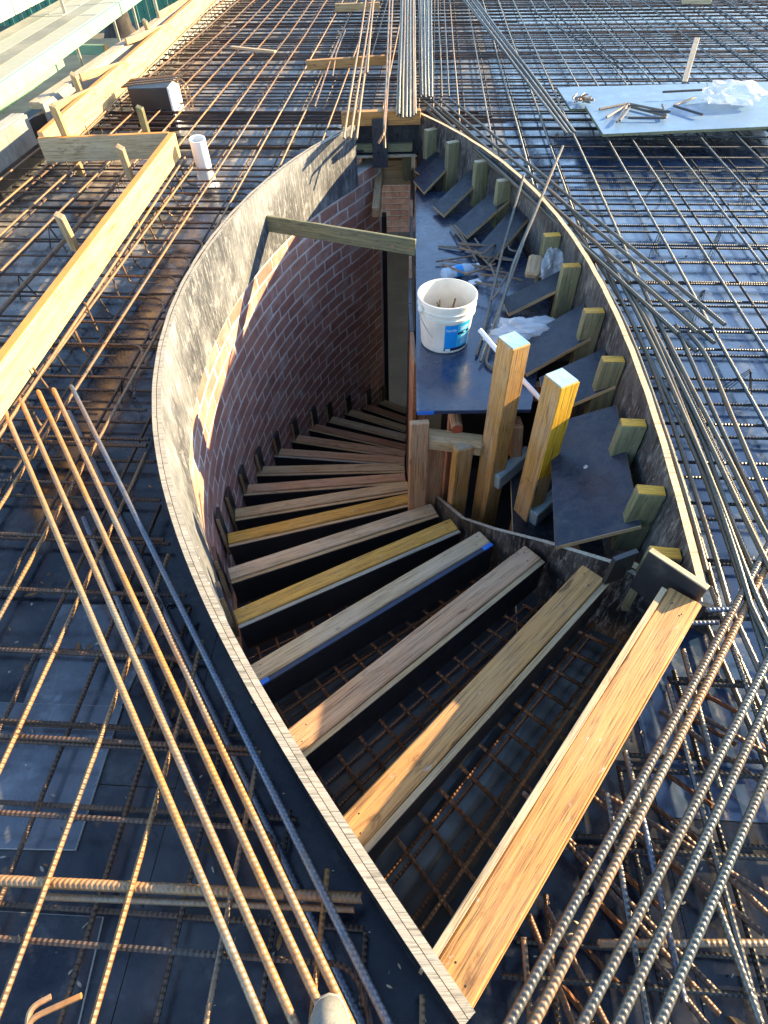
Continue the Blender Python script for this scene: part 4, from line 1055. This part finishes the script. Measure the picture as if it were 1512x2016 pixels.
# stub bars at the near right
for (a, b, z, m_, lab) in [((1178,1857),(1530,1857),.12,'bar_lg','rusty ended bar lying level across the lower right'), ((1265,1612),(1352,1990),.15,'bar_b','thin bluish bar crossing under the thick lower right bars'), ((1411,1778),(1503,2030),.15,'bar_rg','thin grey bar at the lower right corner crossing two thick ones'),
        ((1345,1280),(1420,1560),.14,'bar_rg','thin upright looking bar stub near the wide riser middle'), ((1230,1480),(1262,1600),.14,'bar_rg','short bar stub with bright tip left of the thick right bars'), ((1390,1201),(1440,1200),.17,'bar_b','short level bar stub beside the near corner block'), ((1354,1227),(1420,1226),.16,'bar_b','second short level bar stub just below the first at the corner block')]:
    trim('loose_bar', a, b, z, z, .0066, m_, lab, None, 0, True)
for k, (a, b, z) in enumerate([((1030,1560),(1330,1870),.07), ((1150,1555),(1412,1765),.075), ((1168,1548),(1510,1762),.10), ((1075,1785),(1190,2010),.07), ((1040,1800),(1130,2020),.09), ((1100,1640),(1330,1900),.07), ((1320,1620),(1470,1760),.095), ((1380,1410),(1520,1490),.10), ((1300,1400),(1530,1560),.075), ((1290,1890),(1400,2030),.09)]):
    trim('starter_bar', a, b, z, z, .0062, 'bar_st', 'rusty starter bar running down right from the stair grid between thick bars', 'rusty starter bars at the lower right', .1, True)
# bundles at the far end
for k, (a, b) in enumerate([((677,273),(722,-10)), ((690,273),(734,-10)), ((702,274),(738,-10)), ((723,144),(736,-10))]):
    trim('bundle_bar', a, b, .266, .262, .0085, 'bar_l', ['leftmost of three rusty tipped bars reaching over the far header', 'middle of three rusty tipped bars reaching over the far header', 'rightmost of three rusty tipped bars reaching over the far header', 'short bar ending at the orange packer timber'][k], 'loose bars over the far header', 1.5, False)
for k, (pts) in enumerate([[(745,282,.205),(757,262,.255),(768,110,.265),(774,-20,.265)], [(758,292,.16),(756,250,.262),(762,130,.262),(768,-20,.262)]]):
    o_ = link('hooked_bar', smooth(tube_me(bent([at(*p) for p in pts], .04), .0085, 8)), MAT['bar_l'], None); tag(o_, ['rusty hooked bar curling left over the plywood strip', 'rusty straight ended bar crossing the hooked one'][k], 'steel bar', 'hooked bars over the far header')
for k in range(11):
    x0 = 782+k*3.6; x1 = 790+k*2.6
    trim('bundle_bar', (x0, 226+random.uniform(-3, 7)), (x1, -10), .262+.011*(k % 2), .262+.011*(k % 2), .0085, 'bar_r' if k % 3 else 'bar_l', 'straight bar in the tight bundle ending on the far header', 'bar bundle on the far header', 2.0, False)
for k in range(8):
    x0 = 828+k*3.2; x1 = 824+k*3.6
    trim('bundle_bar', (x0, 192+random.uniform(-4, 4)), (x1, -10), .20+.007*(k % 2), .20+.007*(k % 2), .0085, 'bar_r', 'grey bar in the second bundle right of the header bundle', 'grey bar bundle beside the far apex', 2.0, False)
for k in range(6):
    trim('bundle_bar', (1112+k*4, 258+random.uniform(-8, 6)), (905+k*5, -10), .20+.01*(k % 2), .20+.01*(k % 2), .0085, 'bar_r', 'bar in the slanting bundle running up from the pale blue sheets', 'slanting bar bundle right of the apex', 1.5, False)
for k, (a, b) in enumerate([((1040,15),(1225,137)), ((1060,5),(1235,135)), ((870,190),(862,0)), ((884,190),(874,0))]):
    trim('loose_bar', a, b, .175, .175, .0066, 'bar_d', ['loose slanting bar on the far grid above the pale blue sheets', 'second loose slanting bar beside it on the far grid', 'pale lap bar just right of the grey bundle', 'outer pale lap bar right of the grey bundle'][k], None, 0, False)
# bent hairpins on the orange packer
for k, pts in enumerate([[(620,210),(652,115),(672,70),(665,60)], [(655,150),(662,105),(680,60),(673,52)]]):
    o_ = link('hairpin_bar', smooth(tube_me(bent([at(x, y, .21 if 80 < y < 160 else .17) for x, y in pts], .03), .006, 6)), MAT['bar_l'], None); tag(o_, ['bent hairpin bar over the left of the orange packer', 'bent hairpin bar over the middle of the orange packer'][k], 'bent bar', 'hairpins on the orange packer')
s_ = beam('packer_timber', at(604, 128, .185), at(760, 118, .185), 0.045, 0.075, MAT['lvl'], None, 0.004); tag(s_, 'orange packer timber under the loose bars on the far grid', 'timber')
s_ = beam('packer_timber', at(660, 15, .19), at(748, 12, .19), 0.06, 0.075, MAT['tan'], None, 0.004); tag(s_, 'yellowish packer timber at the top edge under the bars', 'timber')
s_ = beam('timber_strip', at(455, 93, .17), at(542, 102, .17), 0.045, 0.02, MAT['grey'], None, 0.003); tag(s_, 'thin grey timber strip on the far left grid', 'timber')
s_ = beam('timber_block', at(1345, -2, .19), at(1400, -2, .19), 0.09, 0.09, MAT['plyedge'], None, 0.004); tag(s_, 'cream timber block at the top edge on the far right', 'timber')
# bent stirrup at lower left
o_ = link('hairpin_bar', smooth(tube_me(bent([at(100, 1962, .16), at(58, 1985, .165), at(53, 2030, .165)], .02), .0055, 7)), MAT['bar_lg'], None); tag(o_, 'small golden bent bar end at the lower left corner', 'bent bar')
o_ = link('hairpin_bar', smooth(tube_me(bent([at(160, 1960, .165), at(60, 2005, .165), at(50, 2040, .165)], .02), .0055, 7)), MAT['bar_lg'], None); tag(o_, 'longer golden bent bar end at the lower left corner', 'bent bar')
# thick bar of the lower left cluster
trim('loose_bar', (-20,1733), (720,1768), .135, .135, .0098, 'bar_lg', 'thick twisted bar lying level across the lower left', None, 0)
trim('loose_bar', (80,1765), (700,1790), .115, .115, .0065, 'bar_lg', 'thinner bar tucked under the thick level one at lower left', None, 0)
# overlapping loose plywood pieces on the deck at the left
for k, (q, z, lab) in enumerate([([(-60,1670),(148,1674),(185,1560),(240,1390),(-60,1380)], .008, 'loose curved edged plywood piece with white broken edge at lower left'), ([(-60,1790),(203,1805),(140,2080),(-60,2080)], .008, 'loose black plywood rectangle at the lower left corner'), ([(120,1190),(330,1190),(225,1420),(40,1400)], .0045, 'dusty plywood piece under the slanting bars on the left')]):
    tag(plate('loose_plywood', [at(x, y, z) for x, y in q], 0.0065 if k < 2 else .003, MAT['film' if k == 1 else 'film_grey'], None, MAT['greyply']), lab, 'plywood sheet', 'loose plywood on the left deck')

# ================================================================== PALE SHEETS ON THE RIGHT
z = .17
s1 = plate('pale_sheet', [at(1096, 172, z), at(1123, 214, z), at(1560, 208, z), at(1540, 160, z)], .017, MAT['bluesheet'], None, MAT['green']); tag(s1, 'farther of two pale blue plywood sheets lying on the right grid', 'plywood sheet')
z = .19
s2 = plate('pale_sheet', [at(1152, 208, z), at(1187, 264, z), at(1640, 243, z), at(1600, 190, z)], .017, MAT['bluesheet'], None, MAT['green']); tag(s2, 'nearer of two pale blue plywood sheets lying on the right grid, overlapping the other', 'plywood sheet')
zb = .2
for k, pts in enumerate([[(1180,215),(1236,204),(1316,220)], [(1194,231),(1232,208),(1310,228)], [(1214,240),(1233,210),(1238,206)], [(1237,232),(1312,232),(1304,206)], [(1368,192),(1325,208),(1384,226)], [(1305,181),(1385,177)], [(1220,238),(1240,212)], [(1237,208),(1270,218),(1320,220)]]):
    o_ = link('bent_bar', smooth(tube_me(bent([at(x, y, zb+.004*k) for x, y in pts], .02), .008, 8)), MAT['bar_bd' if k > 2 else 'bar_bent'], None)
    tag(o_, ['long pale bent bar on the nearer blue sheet', 'pale bent bar below the long one on the blue sheet', 'short pale bar pointing down on the blue sheet', 'dark L shaped bar on the blue sheet', 'dark V shaped bar right of the others on the blue sheet', 'straight dark bar on the farther blue sheet', 'second short pale bar pointing down on the blue sheet', 'dark bar lying under the long pale bent bar'][k], 'bent bar', 'bent bars on the pale sheets')
for k in range(18):
    a = at(1140+random.uniform(-14, 16), 196+random.uniform(-7, 6), .19+.004*(k % 4)); an = random.uniform(-1, 1)
    o_ = straight_bar('bar_stub', a, a+Vector((math.cos(an)*.06, math.sin(an)*.08, random.uniform(0, .02))), .006, MAT['bar_bent'], None, False, 8); tag(o_, 'short bar stub in the little heap on the pale sheets', 'bar stub', 'bar stubs heaped on the pale sheets')
bag('plastic_bag', at(1440, 190, .245), .21, .13, .09, 10, 'bulging white plastic bag on the farther blue sheet', 9)
for k in range(10):
    a = at(1405+random.uniform(-12, 14), 182+random.uniform(-6, 6), .2)
    o_ = straight_bar('wire_clip', a, a+Vector((random.uniform(-.06, .06), random.uniform(-.05, .05), random.uniform(.02, .07))), .003, MAT['wire'], None); tag(o_, 'thin wire clip beside the white bag on the blue sheet', 'wire clip', 'wire clips by the white bag')
s_ = beam('timber_strip', at(1347, 163, .15), at(1372, 76, .32), .045, .02, MAT['plyedge_grey'], None, .002); tag(s_, 'slim pale strip propped up beyond the blue sheets', 'timber')

# ================================================================== LEFT BOARDS, STAKES, BOX, PIPE
BT = .31; BHh = .14
SETB = [(at(-60, 842, .25), at(345, 285, .25), .04, BHh, 'board', 'bright yellow formwork board slanting up from the left edge'),
        (at(84, 296, .25), at(338, 285, .25), .035, BHh, 'grey', 'cross board with grey face joining the two yellow boards'),
        (at(90, 290, .25), at(440, -35, .25), .04, BHh+.03, 'board', 'long orange topped formwork board running to the top edge')]
for a, b, w, h, m_, lab in SETB:
    s_ = beam('setdown_board', a, b, w, h, MAT[m_], None, .003); tag(s_, lab, 'board')
    u = Vector((0, 0, h/2+.0012)); d = (b-a).normalized()
    beam('sealed_top', a+u+d*.002, b+u-d*.002, w-.004, .0025, MAT['sealed'], s_, 0)
# upright bars tied along the boards
for a, b, n_ in ((SETB[0][0], SETB[0][1], 17), (SETB[2][0], SETB[2][1], 27)):
    d = (b-a).normalized(); nr = Vector((d.y, -d.x, 0))
    for k in range(n_):
        c = a+(b-a)*((k+.5)/n_)+nr*(.03+random.uniform(0, .012)); c.z = .012
        top = c+Vector((random.uniform(-.02, .02), random.uniform(-.03, .03), random.uniform(.13, .20)))
        pts = bent([c+nr*.16+Vector((0, 0, .02)), c+nr*.02+Vector((0, 0, .02)), top], .03)
        o_ = link('upright_bar', smooth(tube_me(pts, .0052, 6)), MAT['bar_l' if k % 3 else 'bar_m'], None)
        tag(o_, 'short upright bent bar tied beside a yellow formwork board', 'bent bar', 'upright bars along the yellow boards')
    o_ = straight_bar('edge_bar', a+nr*.045+Vector((0, 0, -.075)), b+nr*.045+Vector((0, 0, -.075)), .0065, MAT['bar_l']); tag(o_, 'straight bar running along the %s' % ('slanting yellow board' if n_ == 17 else 'orange topped board'), 'steel bar')
for k, (top, bot, w, zt, zb_, mt, lab) in enumerate([((118,436),(150,492),.045,.40,.17,'grey','grey stake beside the slanting yellow board, nearest the camera'), ((238,300),(258,352),.045,.40,.17,'grey','grey stake in the middle of the slanting yellow board'), ((103,215),(162,345),.05,.50,.05,'tan','tallest stake at the corner of the two yellow boards'), ((276,217),(297,290),.045,.45,.18,'green','greenish stake at the inner corner of the yellow boards'), ((145,152),(163,196),.05,.42,.22,'grey','grey stake behind the orange topped board'), ((284,45),(298,82),.045,.42,.22,'grey','far grey stake behind the orange topped board')]):
    a = at(*top, zt); b = at(*bot, zb_)
    a2 = Vector((b.x*.35+a.x*.65, b.y*.35+a.y*.65, a.z)); 
    s_ = beam('stake', b, a2, w, .03, MAT[mt], None, .003, up=(0.3, 1, 0)); tag(s_, lab, 'stake', 'stakes holding the left boards')
# box former
bx = thing('penetration_box', at(300, 228, .0), 'black plywood box former with white right side in the left grid', 'box')
A, B = at(276, 250, .03), at(347, 248, .03); d = (B-A).normalized(); nr = Vector((-d.y, d.x, 0)); Wd = (B-A).length; Hb = .29
def face(name, a, b, m): beam(name, a+Vector((0, 0, Hb/2-.03)), b+Vector((0, 0, Hb/2-.03)), .017, Hb, MAT[m], bx, .001)
face('front_board', A, B, 'riser'); face('back_board', A+nr*.3, B+nr*.3, 'riser'); face('left_board', A-d*.009+nr*.01, A-d*.009+nr*.29, 'riser'); face('right_board', B+d*.009-nr*.008, B+d*.009+nr*.308, 'pvc')
plate('lid', [A+Vector((0, 0, Hb-.028)), B+Vector((0, 0, Hb-.028)), B+nr*.3+Vector((0, 0, Hb-.028)), A+nr*.3+Vector((0, 0, Hb-.028))], .01, MAT['riser'], bx)
for k in range(7):
    a = at(238+k*3, 172-k*2.6, .285+.008*(k % 2)); b = at(350+k*2, 160-k*2.2, .285+.008*(k % 2))
    pts = [a, b, b+Vector((.05, -.04, -.05)), b+Vector((.06, -.05, -.22))] if k in (0, 3) else [a, b]
    o_ = link('bent_bar', smooth(tube_me(bent(pts, .04), .0065, 6)), MAT['bar_l'], None); tag(o_, 'rusty bar lying across the top of the black box former' if k not in (0, 3) else ('rusty bar hooked down over the near side of the box former' if k == 0 else 'rusty bar hooked down over the far side of the box former'), 'bent bar', 'rusty bars over the box former')
# pvc pipe
pb = at(410, 365, 0); pt = at(388, 276, .30); ax = Vector((pb.x+(pt.x-pb.x)*.6, pb.y+(pt.y-pb.y)*.6, .30))-pb
pp_ = thing('pvc_pipe', pb, 'white plastic pipe standing in the left grid with a socket at its foot', 'pipe')
M = ax.to_track_quat('Z', 'Y').to_matrix().to_4x4(); M.translation = pb; L = ax.length
link('pipe', smooth(lathe_me([(.052, .02), (.052, L), (.046, L), (.046, .02)], 32), 40), MAT['pvc'], pp_, M)
link('socket', smooth(lathe_me([(.075, .0), (.075, .012), (.060, .016), (.060, .065), (.056, .07), (.0525, .07)], 32), 40), MAT['pvc'], pp_, Matrix.Translation(pb))
# outer edge form
EP = -2.86
ef = thing('slab_edge_form', pq(EP, 6, 0), 'grey plywood slab edge form with timber capping on the far left', 'formwork')
for k, (q0, q1) in enumerate([(2.8, 4.72), (4.98, 7.6), (7.605, 9.9), (9.905, 12.3)]):
    zl = .12 if k == 0 else 0.0
    plate('edge_sheet', [pq(EP, q0, zl), pq(EP, q1, zl), pq(EP, q1, .30), pq(EP, q0, .30)], .018, MAT['greyply'], ef, MAT['plyedge_grey'])
    if k == 0: beam('dark_gap_strip', pq(EP-.01, q0, .06), pq(EP-.01, q1, .06), .02, .118, MAT['riser'], ef)  # black strip painted in for the dark gap below the near sheet
    beam('capping', pq(EP-.062, q0, .285), pq(EP-.062, q1, .285), .09, .045, MAT['grey'] if k else MAT['plyedge_grey'], ef)
plate('gap_sheet', [pq(EP-.01, 4.73, 0.0), pq(EP-.01, 4.97, 0.0), pq(EP-.01, 4.97, .26), pq(EP-.01, 4.73, .26)], .018, MAT['riser'], ef)
for k, (a, b) in enumerate([((105,212),(186,178)), ((158,153),(250,125)), ((248,82),(335,50)), ((312,30),(380,-8))]):
    s_ = beam('spacer_batten', at(*a, .33), at(*b, .32), .02, .05, MAT['pink'], None, .002); tag(s_, ['nearest spacer batten between edge form and orange topped board', 'second spacer batten between edge form and orange topped board', 'third spacer batten between edge form and orange topped board', 'farthest spacer batten by the top edge of the picture'][k], 'batten', 'spacer battens on the left edge')

# ================================================================== SCAFFOLD AND YARD BEYOND THE LEFT EDGE
SX = -3.72
sc = thing('scaffold_deck', (SX-.5, 9, -3.25), 'mint green edged scaffold walkway of steel planks at upper left', 'scaffold')
for k in range(4):
    x = SX-.13-k*.235
    for j, (y0, y1) in enumerate([(3.6, 6.95), (6.97, 10.4), (10.42, 14)]):
        beam('plank', (x, y0, -.01+.002*((k+j) % 3)), (x, y1, -.01+.002*((k+j) % 3)), .225, .05, MAT['scaf'], sc, .004)
beam('edge_beam', (SX, 3.6, -.06), (SX, 14, -.06), .05, .14, MAT['mint'], sc)
for y in (5.2, 8.4, 11.6): beam('transom', (SX-1.0, y, -.1), (SX+.02, y, -.1), .05, .06, MAT['mint'], sc)
for k, (a, b, zt, zbt) in enumerate([((113,-5),(164,133),.9,-.6), ((216,30),(243,108),.3,-.9), ((253,0),(276,72),.7,-.6), ((298,-4),(312,35),.6,-.2)]):
    A = at(*b, zbt); o_ = link('scaffold_pole', smooth(tube_me([(A.x, A.y, -3.25), (A.x, A.y, zt+.6)], .024, 12)), MAT['gal'], None)
    tag(o_, ['nearest galvanised scaffold pole in front of the walkway', 'short scaffold pole between walkway and edge form', 'scaffold pole in front of the tree trunk', 'farthest scaffold pole by the green fence'][k], 'pole', 'scaffold poles')
for k, (a, b) in enumerate([((-30,228),(120,120)), ((125,97),(208,98))]):
    s_ = beam('mint_beam', at(*a, -.55), at(*b, -.55), .075, .12, MAT['mint'], None, .004); tag(s_, ['long mint green beam below the scaffold walkway', 'short mint green beam with yellow end below the walkway'][k], 'beam')
    if k: link('yellow_end', box_me(.01, .08, .125), MAT['yellow'], s_, frame(at(*a, -.55), at(*b, -.55)) @ Matrix.Translation(((at(*b, -.55)-at(*a, -.55)).length/2+.004, 0, 0)))
for k in range(7):
    y = 5.6+k*1.05; o_ = link('ledger_tube', smooth(tube_me([(-5.2, y+.3, -1.25-.05*(k % 2)), (-3.3, y, -1.25-.05*(k % 2))], .024, 8)), MAT['gal' if k % 2 else 'mint'], None); tag(o_, 'thin ledger tube in the shaded gap below the walkway', 'tube', 'ledger tubes below the walkway')
s_ = link('coupler_stack', smooth(lathe_me([(.0, 0), (.05, 0)]+[(.05 if j % 2 else .035, .02+.03*j) for j in range(14)]+[(0, .44)], 12), 30), MAT['gal'], None, Matrix.Translation(at(175, 70, -.5)) @ Euler((R_(75), 0, R_(-50))).to_matrix().to_4x4()); tag(s_, 'short ringed metal rod lying beside the walkway end', 'metal rod')
tag(plate('canopy_sheet', [(-12, 4, -1.9), (-3.5, 4, -1.9), (-3.5, 20, -1.9), (-12, 20, -1.9)], .03, MAT['shadedeck'], None), 'lower deck under the scaffold walkway, coloured dark grey green for shade', 'deck')
for k, (dx, z0) in enumerate([(0, .32), (-.42, .62), (-.85, .92)]):
    x = SX-1.12+dx
    s_ = thing('cream_fascia', (x, 9, z0-.3), ['lowest cream fascia board beyond the walkway', 'middle cream fascia board beyond the walkway', 'topmost cream fascia board at the upper left corner'][k], 'fascia', 'cream fascia boards')
    beam('board', (x, 3.5, z0-.13), (x, 14, z0-.13), .03, .30, MAT['cream'], s_)
    beam('ledge', (x-.21, 3.5, z0+.03), (x-.21, 14, z0+.03), .39, .02, MAT['cream'], s_)
fn = thing('green_fence', (-9, 31, -3.25), 'green corrugated steel fence in the distance at the top', 'fence')
for k in range(36):
    x = -16+k*.42
    beam('corrugated_sheet', (x, 30.5+.02*(k % 2), -2.35), (x+.40, 30.5+.02*(k % 2), -2.35), .03, 1.8, MAT['fence'], fn, .0)
    beam('rib', (x+.2, 30.47, -3.2), (x+.2, 30.47, -1.5), .05, .05, MAT['fence'], fn)
tr = thing('tree', (-9.2, 27.5, -3.25), 'tree with a thick bare trunk in front of the green fence', 'tree')
link('trunk', smooth(tube_me([(-9.2, 27.5, -3.3), (-9.22, 27.5, -2.9), (-9.2, 27.5, -2), (-9.1, 27.45, -.6), (-8.95, 27.4, 1.2)], .3, 12, True, [.75, .5, .42, .38, .3])), MAT['bark'], tr)
lv = []; lf = []
for k in range(2600):
    u = Vector((random.gauss(0, 1), random.gauss(0, 1), random.gauss(0, 1))).normalized()*random.uniform(.5, 1)**.5
    c = Vector((-8.9+u.x*2.6, 27.4+u.y*2.6, 3.6+u.z*2.2)); a = Vector((random.gauss(0, 1), random.gauss(0, 1), random.gauss(0, 1))).normalized()*.13; b = a.orthogonal().normalized()*.07
    o = len(lv); lv += [c-a, c+b, c+a, c-b]; lf.append([o, o+1, o+2, o+3])
link('crown', mesh('crown', lv, lf), MAT['leaf'], tr)

# ================================================================== SHOE
shp = at(650, 1962, .26); sh = thing('shoe', (shp.x, shp.y-.14, .17), 'grey knit shoe toe at the bottom edge standing on the bars', 'shoe')
def shoe_me(levels):
    vs_ = []; fs = []; n = 28
    def outl(t, s, zz):
        a = 2*math.pi*t; y = math.sin(a); x = math.cos(a)
        w = .043*(1+.10*y)*(1 if y > -0.2 else .9); l = .145
        return (x*abs(x)**(-.25 if abs(x) > .01 else 0)*w*s, y*l*(s*.3+.7 if s < 1 else s)*(1 if y > 0 else 1), zz)
    for s, zz in levels:
        for k in range(n): vs_.append(outl(k/n, s, zz))
    for i in range(len(levels)-1):
        for k in range(n): k2 = (k+1) % n; fs.append([i*n+k, i*n+k2, (i+1)*n+k2, (i+1)*n+k])
    fs.append([(len(levels)-1)*n+k for k in range(n)]); fs.append(list(range(n-1, -1, -1)))
    return smooth(mesh('shoe', vs_, fs), 50)
Msh = Matrix.Translation((shp.x, shp.y-.145, .17)) @ Matrix.Rotation(R_(3), 4, 'Z')
link('upper', shoe_me([(1.0, .02), (1.02, .03), (.98, .045), (.88, .06), (.70, .073), (.42, .082), (.1, .085)]), MAT['shoe'], sh, Msh)
link('sole', shoe_me([(1.0, 0.0), (1.05, .005), (1.05, .022), (1.03, .027)]), MAT['sole'], sh, Msh)

scene.render.engine = 'CYCLES'
scene.render.resolution_x = 768; scene.render.resolution_y = 1024
